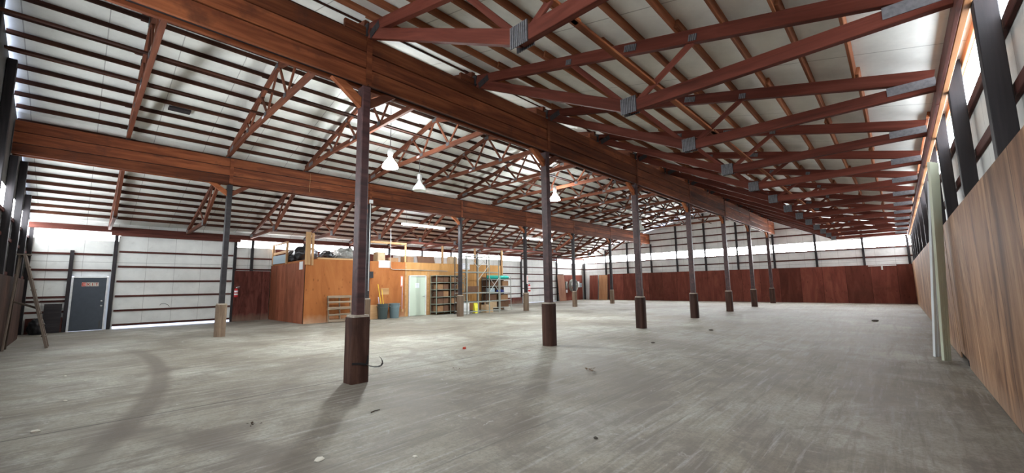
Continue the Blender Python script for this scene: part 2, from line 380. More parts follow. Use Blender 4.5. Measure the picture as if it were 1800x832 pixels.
# ------------------------------------------------------------------ mesh helpers
class MB:
    """collects shapes; build() links them as one mesh object"""
    def __init__(self):
        self.v, self.f, self.mi = [], [], []
    def add(self, vs, fs, k=0):
        o = len(self.v)
        self.v += [tuple(p) for p in vs]
        self.f += [tuple(i + o for i in f) for f in fs]
        self.mi += [k] * len(fs)
        return self
    def box(self, x0, x1, y0, y1, z0, z1, k=0):
        vs = [(x, y, z) for z in (z0, z1) for y in (y0, y1) for x in (x0, x1)]
        return self.add(vs, [(0, 2, 3, 1), (4, 5, 7, 6), (0, 1, 5, 4), (2, 6, 7, 3), (0, 4, 6, 2), (1, 3, 7, 5)], k)
    def bar(self, p0, p1, w, h, up=(0, 0, 1), k=0):
        m, L = frame(p0, p1, up)
        vs = [m @ Vector((x, y, z)) for z in (-h / 2, h / 2) for y in (-w / 2, w / 2) for x in (0, L)]
        return self.add(vs, [(0, 2, 3, 1), (4, 5, 7, 6), (0, 1, 5, 4), (2, 6, 7, 3), (0, 4, 6, 2), (1, 3, 7, 5)], k)
    def tube(self, pts, r, n=8, k=0, caps=True):
        pts = [Vector(p) for p in pts]
        rings = []
        ref = Vector((0, 0, 1))
        for i, p in enumerate(pts):
            d = (pts[min(i + 1, len(pts) - 1)] - pts[max(i - 1, 0)]).normalized()
            a = ref if abs(d.dot(ref)) < 0.95 else Vector((1, 0, 0))
            s = d.cross(a).normalized()
            t = s.cross(d)
            rr = r[i] if isinstance(r, (list, tuple)) else r
            rings.append([p + (s * math.cos(2 * math.pi * j / n) + t * math.sin(2 * math.pi * j / n)) * rr for j in range(n)])
        vs = [q for g in rings for q in g]
        fs = [(i * n + j, i * n + (j + 1) % n, (i + 1) * n + (j + 1) % n, (i + 1) * n + j) for i in range(len(pts) - 1) for j in range(n)]
        if caps:
            fs += [tuple(range(n))[::-1], tuple((len(pts) - 1) * n + j for j in range(n))]
        return self.add(vs, fs, k)
    def lathe(self, prof, c=(0, 0, 0), n=20, k=0, caps=True):
        vs = [(c[0] + r * math.cos(2 * math.pi * j / n), c[1] + r * math.sin(2 * math.pi * j / n), c[2] + z) for r, z in prof for j in range(n)]
        fs = [(i * n + j, i * n + (j + 1) % n, (i + 1) * n + (j + 1) % n, (i + 1) * n + j) for i in range(len(prof) - 1) for j in range(n)]
        if caps:
            fs += [tuple(range(n))[::-1], tuple((len(prof) - 1) * n + j for j in range(n))]
        return self.add(vs, fs, k)
    def prism(self, poly, z0, z1, k=0):
        n = len(poly)
        vs = [(x, y, z0) for x, y in poly] + [(x, y, z1) for x, y in poly]
        fs = [(i, (i + 1) % n, n + (i + 1) % n, n + i) for i in range(n)] + [tuple(range(n))[::-1], tuple(range(n, 2 * n))]
        return self.add(vs, fs, k)
    def mesh(self, name, mats, smooth=False):
        me = bpy.data.meshes.new(name)
        me.from_pydata(self.v, [], self.f)
        for m in (mats if isinstance(mats, (list, tuple)) else [mats]):
            me.materials.append(M[m])
        me.polygons.foreach_set('material_index', self.mi)
        bm = bmesh.new()
        bm.from_mesh(me)
        bmesh.ops.recalc_face_normals(bm, faces=bm.faces)
        bm.to_mesh(me)
        bm.free()
        if smooth:
            me.polygons.foreach_set('use_smooth', [True] * len(me.polygons))
            me.set_sharp_from_angle(angle=R(40))
        me.update()
        return me
    def build(self, name, mats, parent=None, smooth=False, M0=None):
        o = bpy.data.objects.new(name, self.mesh(name, mats, smooth))
        COL.objects.link(o)
        if M0 is not None:
            o.matrix_basis = M0
        if parent is not None:
            o.parent = parent
        return o

def frame(p0, p1, up=(0, 0, 1)):
    p0, p1 = Vector(p0), Vector(p1)
    d = p1 - p0
    L = d.length
    x = d / L
    u = Vector(up)
    if abs(x.dot(u)) > 0.97:
        u = Vector((0, 1, 0)) if abs(x.y) < 0.9 else Vector((1, 0, 0))
    y = u.cross(x).normalized()
    z = x.cross(y)
    m = Matrix(((x.x, y.x, z.x, p0.x), (x.y, y.y, z.y, p0.y), (x.z, y.z, z.z, p0.z), (0, 0, 0, 1)))
    return m, L

def member(name, p0, p1, w, h, mat, parent=None, up=(0, 0, 1), ch=0.006):
    """one timber: local X along its length, chamfered section; p0, p1 in the parent's space"""
    m, L = frame(p0, p1, up)
    a, b = w / 2, h / 2
    c = min(ch, a * 0.5, b * 0.5)
    sec = [(-a + c, -b), (a - c, -b), (a, -b + c), (a, b - c), (a - c, b), (-a + c, b), (-a, b - c), (-a, -b + c)]
    vs = [(0, y, z) for y, z in sec] + [(L, y, z) for y, z in sec]
    n = 8
    fs = [(i, (i + 1) % n, n + (i + 1) % n, n + i) for i in range(n)] + [tuple(range(n))[::-1], tuple(range(n, 2 * n))]
    return MB().add(vs, fs).build(name, mat, parent, False, m)

def tag(o, label=None, cat=None, group=None, kind=None):
    if label:
        o['label'] = label
    if cat:
        o['category'] = cat
    if group:
        o['group'] = group
    if kind:
        o['kind'] = kind
    return o

def thing(name, label, cat, loc, rz=0.0, group=None):
    e = bpy.data.objects.new(name, None)
    e.empty_display_size = 0.1
    COL.objects.link(e)
    e.location = loc
    e.rotation_euler = (0, 0, rz)
    return tag(e, label, cat, group)

def struct(o):
    return tag(o, kind='structure')

def kids(o):
    return [c for c in COL.objects if c.parent is o]

TREE = {}
def dup(root, loc, label, rz=None, group=None):
    """a copy of a thing with copies of its parts and their sub-parts"""
    c = root.copy()
    COL.objects.link(c)
    c.location = loc
    if rz is not None:
        c.rotation_euler = (0, 0, rz)
    c['label'] = label
    if group:
        c['group'] = group
    if root.name not in TREE:
        TREE[root.name] = [(k, kids(k)) for k in kids(root)]
    for k, sub in TREE[root.name]:
        d = k.copy()
        COL.objects.link(d)
        d.parent = c
        for s in sub:
            e = s.copy()
            COL.objects.link(e)
            e.parent = d
    return c

# ------------------------------------------------------------------ roof lines
def top_chord_right(y):
    return 4.23 + 0.234 * (y + 0.7)
def top_chord_left(y):
    return 5.88 - 0.275 * (y - 15.8)
Y_RIDGE, Z_RIDGE = 11.02, 7.14
def top_chord_mid(y):
    return Z_RIDGE - 0.247 * abs(y - Y_RIDGE)

# ------------------------------------------------------------------ floor, ground, walls, ceiling
struct(MB().box(XN - 0.2, XF + 0.2, YR - 0.2, YL + 0.2, -0.15, 0.0).build('floor', 'concrete'))
struct(MB().box(XN - 20, XF + 20, YL + 0.2, YL + 25, -0.2, -0.05).build('ground', 'ground'))

T = 0.03
# left wall: sheeting with the two sliding-door openings and the exit door opening
w = MB()
WL0, WL1 = 3.48, 3.82
zt = 4.35
for x0, x1, z0, z1 in ((XN - T, -0.24, 0, WL0), (-0.24, 0.76, 2.06, WL0), (0.76, 0.98, 0, WL0), (0.98, 4.9, 3.68, zt), (4.9, 25.2, 0, WL0), (25.2, 29.85, 3.55, zt),
                       (29.85, XF + T, 0, WL0), (XN - T, 0.98, WL1, zt), (4.9, 25.2, WL1, zt), (29.85, XF + T, WL1, zt)):
    w.box(x0, x1, YL, YL + T, z0, z1)
struct(w.build('wall_left', 'wall_x'))
# right wall
WR0, WR1 = 3.76, 4.27
w = MB()
w.box(XN - T, XF + T, YR - T, YR, 0, WR0).box(XN - T, XF + T, YR - T, YR, WR1, 4.42)
struct(w.build('wall_right', 'wall_x'))
# far end wall: gable outline
WF0, WF1 = 3.52, 4.08
def gable(x0, x1):
    g = MB()
    g.box(x0, x1, YR, YL, 0, WF0)
    pts = [(YR, WF1), (YL, WF1), (YL, 4.05), (15.85, 5.95), (15.55, 6.05), (Y_RIDGE, Z_RIDGE + 0.12), (6.4, 6.08), (6.2, 5.95), (YR, 4.34)]
    pts = [(YR, WF1), (YL, WF1), (YL, 4.15), (15.85, 6.02), (Y_RIDGE, Z_RIDGE + 0.14), (6.3, 6.0), (YR, 4.36)]
    n = len(pts)
    g.add([(x0, y, z) for y, z in pts] + [(x1, y, z) for y, z in pts],
          [tuple(range(n)), tuple(range(n, 2 * n))[::-1]] + [(i, n + i, n + (i + 1) % n, (i + 1) % n) for i in range(n)])
    return g
struct(gable(XF, XF + T).build('wall_far', 'wall_y'))
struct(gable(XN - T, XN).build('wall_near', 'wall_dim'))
# ceiling: the white boards of the four slopes
OFF = 0.205
c = MB()
prof = [(YR - 0.1, top_chord_right(YR - 0.1) + OFF), (6.28, top_chord_right(6.28) + OFF), (Y_RIDGE, Z_RIDGE + OFF), (15.76, top_chord_mid(15.76) + OFF), (15.9, top_chord_left(15.9) + OFF), (YL + 0.1, top_chord_left(YL + 0.1) + OFF)]
for (ya, za), (yb, zb) in zip(prof, prof[1:]):
    vs = [(x, y, z + dz) for dz in (0, 0.05) for x in (XN - 0.1, XF + 0.1) for y, z in ((ya, za), (yb, zb))]
    c.add(vs, [(0, 1, 3, 2), (4, 6, 7, 5), (0, 4, 5, 1), (2, 3, 7, 6), (0, 2, 6, 4), (1, 5, 7, 3)])
struct(c.build('ceiling', 'roof'))

# plywood linings (fixed to the walls)
NTRIM = [0]
def trim(mb, mat):
    NTRIM[0] += 1
    return struct(mb.build('trim_%d' % NTRIM[0], mat))
t = MB()
t.box(XN + 0.02, 9.93, PLY_R - 0.018, PLY_R, 0.015, 2.47).box(9.94, 11.2, PLY_R - 0.022, PLY_R - 0.004, 0.13, 2.47).box(11.21, XF - 0.16, PLY_R - 0.018, PLY_R, 0.02, 2.47)
trim(t, 'ply_right')
trim(MB().box(XF - 0.155, XF - 0.137, PLY_R + 0.002, 19.9, 0, 2.39), 'ply_far')
trim(MB().box(4.95, 6.44, YL - 0.13, YL - 0.112, 0, 2.35), 'ply_left')
trim(MB().box(6.62, 13.2, YL - 0.13, YL - 0.112, 2.72, 3.44), 'ply_left')
trim(MB().box(18.2, 25.05, YL - 0.13, YL - 0.112, 0, 0.5), 'ply_left')
trim(MB().box(XN + 0.17, XN + 0.188, 6.5, 20.7, 0, 1.9), 'ply_near')
trim(MB().box(XN + 0.2, -0.36, YL - 0.13, YL - 0.112, 0, 0.55), 'girt')

# windows: one translucent panel strip between each pair of wall posts
NW = [0]
def window(x0, x1, y0, y1, z0, z1, mat='window'):
    NW[0] += 1
    return struct(MB().box(x0, x1, y0, y1, z0, z1).build('window_%d' % NW[0], mat))

# ------------------------------------------------------------------ wall posts, girts and headers
def ordinal(i, total=None):
    return ORD[i]
GP = {'right': 'black posts of the right wall', 'far': 'black posts of the far end wall', 'left': 'black posts of the left wall', 'near': 'black posts of the near end wall'}
# right wall posts stand under each truss
PR = [x for x in TRUSS_X]
PRX = [TRUSS_X[0] + 0.6] + [x - 0.06 for x in TRUSS_X[1:]] 
for i, x in enumerate(PRX):
    if x < XN + 0.2 or x > XF - 0.2:
        continue
    p = member('wall_post', (x, -0.80, 0), (x, -0.80, 4.36), 0.145, 0.145, 'post', up=(1, 0, 0))
    tag(p, 'black square timber post of the right wall above the tan plywood, %s from the camera' % ordinal(i), 'wall post', GP['right'])
xs = [XN] + [x for x in PRX if XN + 0.2 < x < XF - 0.2] + [XF]
for a, b in zip(xs, xs[1:]):
    window(a + 0.005, b - 0.005, YR - 0.02, YR - 0.006, WR0, WR1, 'window_right')
for z, nm in ((3.70, 'under the window strip'), (3.08, 'halfway between plywood and window strip'), (2.55, 'just above the tan plywood')):
    o = member('wall_girt', (XN, YR + 0.022, z), (XF, YR + 0.022, z), 0.04, 0.12, 'girt')
    tag(o, 'long dark horizontal board on the right wall, %s' % nm, 'wall girt')
o = member('window_header', (XN, YR + 0.022, 4.33), (XF, YR + 0.022, 4.33), 0.04, 0.11, 'bright')
tag(o, 'orange timber header along the top of the right window strip', 'header')
for y, wdt, z0, z1, mt, nm in ((-0.6985, 0.058, 3.95, 4.11, 'bright', 'raw orange eave board nailed across the inner faces of the right wall posts'),
                          (-0.648, 0.04, 3.95, 4.12, 'header', 'dark red eave board carrying the truss heels along the right wall')):
    segs = thing('eave_board', nm, 'eave board', (XN, y, z0))
    x = 0.0
    j = 0
    while x < XF - XN:
        x2 = min(x + BAY, XF - XN)
        member('board', (x + 0.004, 0, (z1 - z0) / 2 + 0.006 * (j % 2)), (x2 - 0.004, 0, (z1 - z0) / 2 + 0.006 * (j % 2)), wdt, z1 - z0, mt, segs)
        x = x2
        j += 1
# far wall posts
PF = [22.55, 20.1, 17.85, 15.58, 13.33, 11.05, 8.72, 6.35, 3.9, 1.46, -0.62]
def roof_z(y):
    if y < 6.28:
        return top_chord_right(y)
    if y < 15.8:
        return top_chord_mid(y)
    return top_chord_left(y)
for i, y in enumerate(reversed(PF)):
    z1 = min(roof_z(y) - 0.1, 4.83 if abs(y - 6.35) < .1 else (4.89 if abs(y - 15.58) < .1 else 9))
    p = member('wall_post', (XF - 0.065, y, 0), (XF - 0.065, y, z1), 0.14, 0.12, 'post', up=(0, 1, 0))
    tag(p, 'black timber post on the far end wall, %s counting from the right corner' % ('first' if i == 0 else ordinal(i)), 'wall post', GP['far'])
ys = [YR] + list(reversed(PF)) + [YL]
for a, b in zip(ys, ys[1:]):
    window(XF + 0.006, XF + 0.02, a + 0.004, b - 0.004, WF0, WF1, 'window_far')
for z, a, b, nm in ((2.9, YR, YL, 'between the maroon plywood and the window strip'), (3.47, YR, YL, 'along the sill of the window strip'), (4.65, 1.6, 20.2, 'lowest of the four above the window strip'),
                    (5.2, 4.0, 18.3, 'second above the window strip'), (5.76, 6.5, 15.6, 'third above the window strip'), (6.3, 8.4, 13.6, 'highest one under the gable')):
    o = member('wall_girt', (XF - 0.022, a, z), (XF - 0.022, b, z), 0.04, 0.09, 'girt')
    tag(o, 'dark horizontal board across the far end wall, %s' % nm, 'wall girt')
# left wall posts
PLX = [XN + 0.09, -0.30, 0.87, 4.93, 5.63, 8.0, 10.45, 12.95, 15.35, 17.75, 20.2, 22.7, 25.1, 29.95, 32.5]
for i, x in enumerate(PLX):
    p = member('wall_post', (x, YL - 0.055, 0), (x, YL - 0.055, 3.95 if i != 1 else 3.05), 0.13 if i not in (1,) else 0.09, 0.11, 'post', up=(1, 0, 0))
    tag(p, 'dark timber post on the left wall, %s from the near corner' % ('first' if i == 0 else ordinal(i)), 'wall post', GP['left'])
for a, b in zip([XN, 0.87, 4.9] + PLX[4:12] + [29.95, 32.5], [0.72, 0.98, 5.63] + PLX[5:13] + [32.5, XF]):
    if a == 0.87:
        window(0.76, 0.98, YL + 0.006, YL + 0.02, WL0, WL1)
        continue
    window(a + 0.004 if a != XN else XN + 0.05, b - 0.004, YL + 0.006, YL + 0.02, WL0, WL1)
GL = []
for x0, x1, z, nm in ((XN + .15, 0.8, 2.92, 'upper one above the exit door'), (XN + .15, 0.8, 2.30, 'just above the exit door'), (XN + .15, -0.35, 1.95, 'short upper one left of the exit door'),
                      (XN + .15, -0.35, 1.29, 'short middle one left of the exit door'), (XN + .15, -0.35, 1.14, 'wider short one left of the exit door'), (XN + .15, -0.35, 0.75, 'short low one left of the exit door'),
                      (5.0, 25.1, 2.95, 'long one under the window strip'), (5.0, 25.1, 2.42, 'long one at the top of the maroon plywood'), (18.2, 25.1, 2.0, 'one right of the plywood office at head height'),
                      (18.2, 25.1, 1.4, 'one right of the plywood office at chest height'), (18.2, 25.1, 0.8, 'one right of the plywood office at knee height'),
                      (29.95, XF, 2.95, 'one below the window strip in the far corner'), (29.95, 31, 2.4, 'stub beside the far white door at head height'), (29.95, 31, 1.25, 'stub beside the far white door at waist height'), (29.95, 31, 0.65, 'stub beside the far white door at knee height')):
    o = member('wall_girt', (x0, YL - 0.022, z), (x1, YL - 0.022, z), 0.04, 0.075, 'girt')
    tag(o, 'dark horizontal board on the left wall, %s' % nm, 'wall girt')
o = member('eave_beam', (XN, YL - 0.13, 3.93), (XF, YL - 0.13, 3.93), 0.08, 0.21, 'header')
tag(o, 'dark red eave beam along the top of the left wall over the window strip', 'eave beam')
# near end wall
for i, y in enumerate((2.0, 4.2, 6.3, 8.7, 11.0, 13.4, 15.72, 17.9, 20.1)):
    p = member('wall_post', (XN + 0.08, y, 0), (XN + 0.08, y, min(roof_z(y) - 0.1, 4.8 if abs(y - 6.3) < .1 else (4.86 if abs(y - 15.72) < .1 else 9))), 0.14, 0.15, 'post', up=(0, 1, 0))
    tag(p, 'black timber post on the near end wall, %s from the right corner' % ('first' if i == 0 else ordinal(i)), 'wall post', GP['near'])
yn = [YR, 2.0, 4.2, 6.3, 8.7, 11.0, 13.4, 15.72, 17.9, 20.1, YL]
for a, b in zip(yn, yn[1:]):
    window(XN - 0.02, XN - 0.006, a + 0.004, b - 0.004, WF0, WF1, 'window_near')
for z, nm in ((2.9, 'below the window strip'), (3.47, 'along the sill of the window strip'), (2.0, 'at the top of the brown plywood')):
    o = member('wall_girt', (XN + 0.022, YR, z), (XN + 0.022, YL, z), 0.04, 0.09, 'girt')
    tag(o, 'dark horizontal board on the near end wall, %s' % nm, 'wall girt')

# ------------------------------------------------------------------ doors
def steel_door(name, x0, x1, z1, y, mat, fmat):
    d = MB().box(x0 + 0.035, x1 - 0.035, y - 0.02, y + 0.025, 0.012, z1 - 0.035).build(name, mat)
    struct(d)
    f = MB()
    f.box(x0 - 0.02, x0 + 0.035, y - 0.05, y + 0.03, 0, z1).box(x1 - 0.035, x1 + 0.02, y - 0.05, y + 0.03, 0, z1).box(x0 + 0.035, x1 - 0.035, y - 0.05, y + 0.03, z1 - 0.035, z1 + 0.02)
    f.build('door_frame', fmat, d)
    return d
d1 = steel_door('door_1', -0.22, 0.74, 2.04, YL - 0.09, 'door_paint', 'white_paint')
h = MB()
h.lathe([(0.028, 0), (0.03, 0.012), (0.012, 0.02), (0.012, 0.05), (0.03, 0.055), (0.033, 0.075), (0.02, 0.09)], n=14)
h.build('door_knob', 'steel', d1, True, Matrix.Translation((0.62, YL - 0.11, 0.93)) @ Matrix.Rotation(R(90), 4, 'X'))
MB().lathe([(0.03, 0), (0.032, 0.02), (0.02, 0.03)], n=14).build('deadbolt', 'steel', d1, True, Matrix.Translation((0.62, YL - 0.11, 1.11)) @ Matrix.Rotation(R(90), 4, 'X'))
MB().box(0.60, 0.64, YL - 0.125, YL - 0.11, 0.08, 0.36).build('kick_bolt', 'dark_steel', d1)
# EXIT sign on the door: four letter tiles
ex = thing('exit_sign', 'EXIT sign of worn cream tiles with red letters on the slate door', 'sign', (0.04, YL - 0.112, 1.68))
STROKES = {'E': [((0, 0), (0, 1)), ((0, 1), (.8, 1)), ((0, .5), (.65, .5)), ((0, 0), (.8, 0))], 'X': [((0, 0), (.8, 1)), ((0, 1), (.8, 0))],
           'I': [((.4, 0), (.4, 1))], 'T': [((.4, 0), (.4, 1)), ((0, 1), (.8, 1))]}
for i, ch in enumerate('EXIT'):
    MB().box(i * 0.115, i * 0.115 + 0.108, -0.004, 0.0, 0, 0.15).build('letter_tile', 'sign_tan' if i else 'pink', ex)
    L = MB()
    for (a, b), (c2, d2) in STROKES[ch]:
        L.bar((i * 0.115 + 0.02 + a * 0.085, -0.006, 0.027 + b * 0.096), (i * 0.115 + 0.02 + c2 * 0.085, -0.006, 0.027 + d2 * 0.096), 0.003, 0.021, up=(0, 0, 1) if b == d2 else (1, 0, 0.01))
    L.build('letter', 'red_letter', ex)

def sliding_door(name, x0, x1, z0, z1, girts, y):
    d = MB().box(x0 - 0.04, x1 + 0.06, y + 0.008, y + 0.028, z0, z1).build(name, 'wall_x')
    struct(d)
    for z in girts:
        member('door_rail', (x0, y - 0.018, z), (x1, y - 0.018, z), 0.05, 0.075, 'girt', d)
    return d
d2 = sliding_door('door_2', 0.98, 4.86, 0.09, 3.70, (3.06, 2.46, 1.87, 1.28, 0.71, 0.15), YL - 0.03)
MB().tube([(2.36, YL - 0.075, 0.86), (2.40, YL - 0.08, 0.92), (2.52, YL - 0.08, 0.93), (2.62, YL - 0.08, 0.88), (2.68, YL - 0.075, 0.80)], 0.008).build('door_pull', 'dark_steel', d2, True)
d3 = sliding_door('door_3', 25.2, 29.85, 0.02, 3.55, (2.98, 2.4, 1.8, 1.21, 0.61), YL - 0.03)
o = member('door_track', (0.7, YL - 0.14, 3.76), (5.1, YL - 0.14, 3.76), 0.06, 0.12, 'header')
tag(o, 'dark red track board over the big white sliding door on the left', 'door track')
o = member('door_track', (25.0, YL - 0.14, 3.70), (30.0, YL - 0.14, 3.70), 0.06, 0.14, 'header')
tag(o, 'dark red track board over the far white sliding door', 'door track')

# ------------------------------------------------------------------ beams
def beam_line(y, zb, x_first, n0, n1, which, wid=0.27):
    nth = 0
    for k in range(n0, n1):
        x0 = max(x_first + k * BAY, XN + 0.02)
        x1 = min(x_first + (k + 1) * BAY, XF - 0.14)
        if x1 - x0 < 0.4:
            continue
        b = thing('timber_beam', '%s length of the %s, three stacked red-brown planks, %s' % ('nearest' if nth == 0 else ordinal(nth), which[0], which[1]), 'beam', (x0, y, zb), group=which[2])
        nth += 1
        L = x1 - x0
        hs = [0.29, 0.29, 0.30]
        z = 0
        for r, hh in enumerate(hs):
            cuts = [0.004, L - 0.004]
            if r == 1 and k % 2 == 0 and k > 0:
                cuts.insert(1, L * 0.62)
            if r == 2 and k % 3 == 1:
                cuts.insert(1, L * 0.4)
            for a, c2 in zip(cuts, cuts[1:]):
                for sd in (-1, 1):
                    yo = sd * (wid / 2 - 0.03) + 0.008 * ((r + k) % 2)
                    member('plank', (a + 0.002, yo, z + hh / 2), (c2 - 0.002, yo, z + hh / 2), 0.06, hh - 0.020, 'beam', b, ch=0.006)
            z += hh
        MB().box(0.01, L - 0.01, -wid / 2 + 0.05, wid / 2 - 0.05, 0.07, 0.86).build('hollow_shade', 'dark_plate', b)  # dark box standing for the shade in the hollow between the planks
        if k > n0 or x_first + k * BAY > XN:
            MB().box(-0.05, 0.05, -wid / 2 - 0.012, -wid / 2 - 0.006, 0.02, 0.86).build('joint_cover', 'beam', b)
beam_line(YA, Z_A, XA, -1, 7, ('main beam over the nearer post row', 'counting from the camera end', 'lengths of the near main beam'))
beam_line(YB, Z_B, XB, -1, 7, ('main beam over the farther post row', 'counting from the left end', 'lengths of the far main beam'))

# ------------------------------------------------------------------ columns
def octo(a, b, c):
    return [(-a + c, -b), (a - c, -b), (a, -b + c), (a, b - c), (a - c, b), (-a + c, b), (-a, b - c), (-a, -b + c)]
def rounded(a, r, n=4):
    out = []
    for cx, cy, s in ((a - r, -a + r, -90), (a - r, a - r, 0), (-a + r, a - r, 90), (-a + r, -a + r, 180)):
        for j in range(n + 1):
            t = R(s + 90 * j / n)
            out.append((cx + r * math.cos(t), cy + r * math.sin(t)))
    return out
def make_column(name, loc, zb, smat, cmat, label, group, sleeve=0.148, rad=0.045, flip=False):
    e = thing(name, label, 'column', loc, 0, group)
    MB().prism(octo(0.07, 0.095, 0.012), 0, zb - 0.004).build('shaft', cmat, e)
    s = MB()
    s.prism(rounded(sleeve, rad), 0.0, 1.0)
    s.prism(rounded(sleeve + 0.004, rad), 0.93, 0.955)
    sl = s.build('base_sleeve', smat, e)
    MB().prism(rounded(sleeve - 0.012, rad), 1.0, 1.034).build('sleeve_cap', 'dust', sl)
    for sx in (-1, 1):
        kb = MB()
        pl = [(0.072, zb - 0.37), (0.072, zb - 0.20), (0.36, zb - 0.002), (0.57, zb - 0.002)]
        kb.add([(sx * x, y, z) for y in (-0.045, 0.045) for x, z in pl], [(0, 1, 2, 3), (4, 7, 6, 5), (0, 4, 5, 1), (1, 5, 6, 2), (2, 6, 7, 3), (3, 7, 4, 0)])
        kb.build('knee_brace', 'brace' if sx < 0 else 'truss_brown', e)  # brace on the -X side coloured brighter as if lit, its twin darker
    return e
colA = {}
for k in range(7):
    nm = 'maroon timber post on a wide dark timber sleeve, %s post of the nearer row' % ('nearest' if k == 0 else ordinal(k))
    if k == 0:
        a0 = make_column('timber_post', (XA, YA, 0), Z_A, 'sleeve', 'column', 'nearest and largest maroon timber post, on a dark sleeve with a strap nailed to it', 'posts of the nearer row')
    elif k == 1:
        a1 = make_column('timber_post', (XA + k * BAY, YA, 0), Z_A, 'sleeve', 'column', nm, 'posts of the nearer row', 0.155, 0.105)
    else:
        dup(a1, (XA + k * BAY, YA, 0), nm)
b0 = None
for k in range(7):
    nm = 'slate grey timber post on a pale weathered sleeve, %s of the farther row' % ('leftmost' if k == 0 else ordinal(k))
    x = XB + k * BAY
    if k == 0:
        b0 = make_column('timber_post', (x, YB, 0), Z_B, 'sleeve_tan', 'post', nm, 'posts of the farther row', 0.145, 0.10)
    else:
        dup(b0, (x, YB, 0), nm)

# strap hanging from the sleeve of the nearest post
st = MB()
def ribbon(pts, wd, th=0.004, side=(0, 0, 1)):
    for a, b in zip(pts, pts[1:]):
        st.bar(a, b, th, wd, up=side)
sx, sy = XA, YA - 0.156
ribbon([(sx - 0.149, sy, 0.31), (sx + 0.0, sy - 0.003, 0.295), (sx + 0.085, sy - 0.01, 0.27), (sx + 0.10, sy - 0.012, 0.33), (sx + 0.105, sy - 0.012, 0.41)], 0.034)
ribbon([(sx + 0.06, sy - 0.012, 0.285), (sx + 0.13, sy - 0.02, 0.245), (sx + 0.20, sy - 0.03, 0.222), (sx + 0.27, sy - 0.035, 0.215), (sx + 0.32, sy - 0.035, 0.228), (sx + 0.345, sy - 0.03, 0.26), (sx + 0.34, sy - 0.025, 0.30), (sx + 0.32, sy - 0.02, 0.335), (sx + 0.295, sy - 0.02, 0.362)], 0.036, side=(0, 1, 0.35))
tag(st.build('strap', 'strap'), 'black strap curling off the sleeve of the nearest post', 'strap')

# ------------------------------------------------------------------ trusses
def ridged_plate(w, h, n, d=0.011):
    """corrugated nail plate in the local XZ plane (facing -Y)"""
    m = MB()
    for i in range(n):
        x0 = -w / 2 + w * i / n
        m.box(x0, x0 + w / n * 0.6, -d if n > 1 else -0.006, 0, -h / 2, h / 2, 0)
    m.box(-w / 2, w / 2, -0.002, 0, -h / 2, h / 2, 1 if n > 1 else 0)  # groove floor coloured dark to paint the shade between ridges
    return m
def plate_on(parent, y, z, w, h, ang, name='gusset_plate', mat='plate', n=9, t=0.0475):
    for s in (-1, 1):
        # plate plane is YZ of the truss: rotate the XZ plate about Z by -90 so that it faces -X
        mt = Matrix.Translation((s * t, y, z)) @ Matrix.Rotation(R(-90 if s < 0 else 90), 4, 'Z') @ Matrix.Rotation(ang if s < 0 else -ang, 4, 'Y')
        ridged_plate(w, h, n).build(name, [mat, 'dark_plate'], parent, False, mt)

UPX = (1, 0, 0)
def chord(nm, e, ya, za, yb, zb, h, mat='truss', w=0.088):
    return member(nm, (0, ya, za), (0, yb, zb), w, h, mat, e)

def right_truss(x, label, group):
    e = thing('roof_truss', label, 'roof truss', (x, 0, 0), 0, group)
    yk, zk = 2.70, 4.10
    chord('top_chord', e, 6.12, top_chord_right(6.12), -0.626, top_chord_right(-0.626), 0.188)
    chord('bottom_chord', e, 6.10, 5.735, yk, zk, 0.175)
    chord('bottom_chord', e, yk, zk, -0.626, 4.13, 0.175)
    for yb, zb, yt in ((yk + .12, zk + .12, 3.75), (yk - .12, zk + .05, 1.70)):
        chord('web', e, yb, zb, yt, top_chord_right(yt) - 0.03, 0.085, w=0.04)
    plate_on(e, yk, zk + 0.02, 0.25, 0.25, 0.0)
    plate_on(e, 3.75, top_chord_right(3.75) - 0.03, 0.11, 0.09, 0.2, n=4)
    plate_on(e, 1.72, top_chord_right(1.72) - 0.03, 0.11, 0.09, 0.2, n=4)
    plate_on(e, 2.62, top_chord_right(2.62), 0.2, 0.1, 0.23, n=7)
    plate_on(e, -0.385, 4.17, 0.50, 0.13, 0.0, 'heel_plate', n=1)
    plate_on(e, 5.90, 5.70, 0.30, 0.14, -0.3, 'heel_plate', 'dark_plate', 1)
    MB().box(-0.055, 0.055, 6.13, 6.24, 5.725, 5.93).build('bearing_block', 'dark_plate', e)
    MB().box(-0.42, -0.06, 6.18, 6.24, 5.725, 5.87).build('side_block', 'beam', e)
    return e
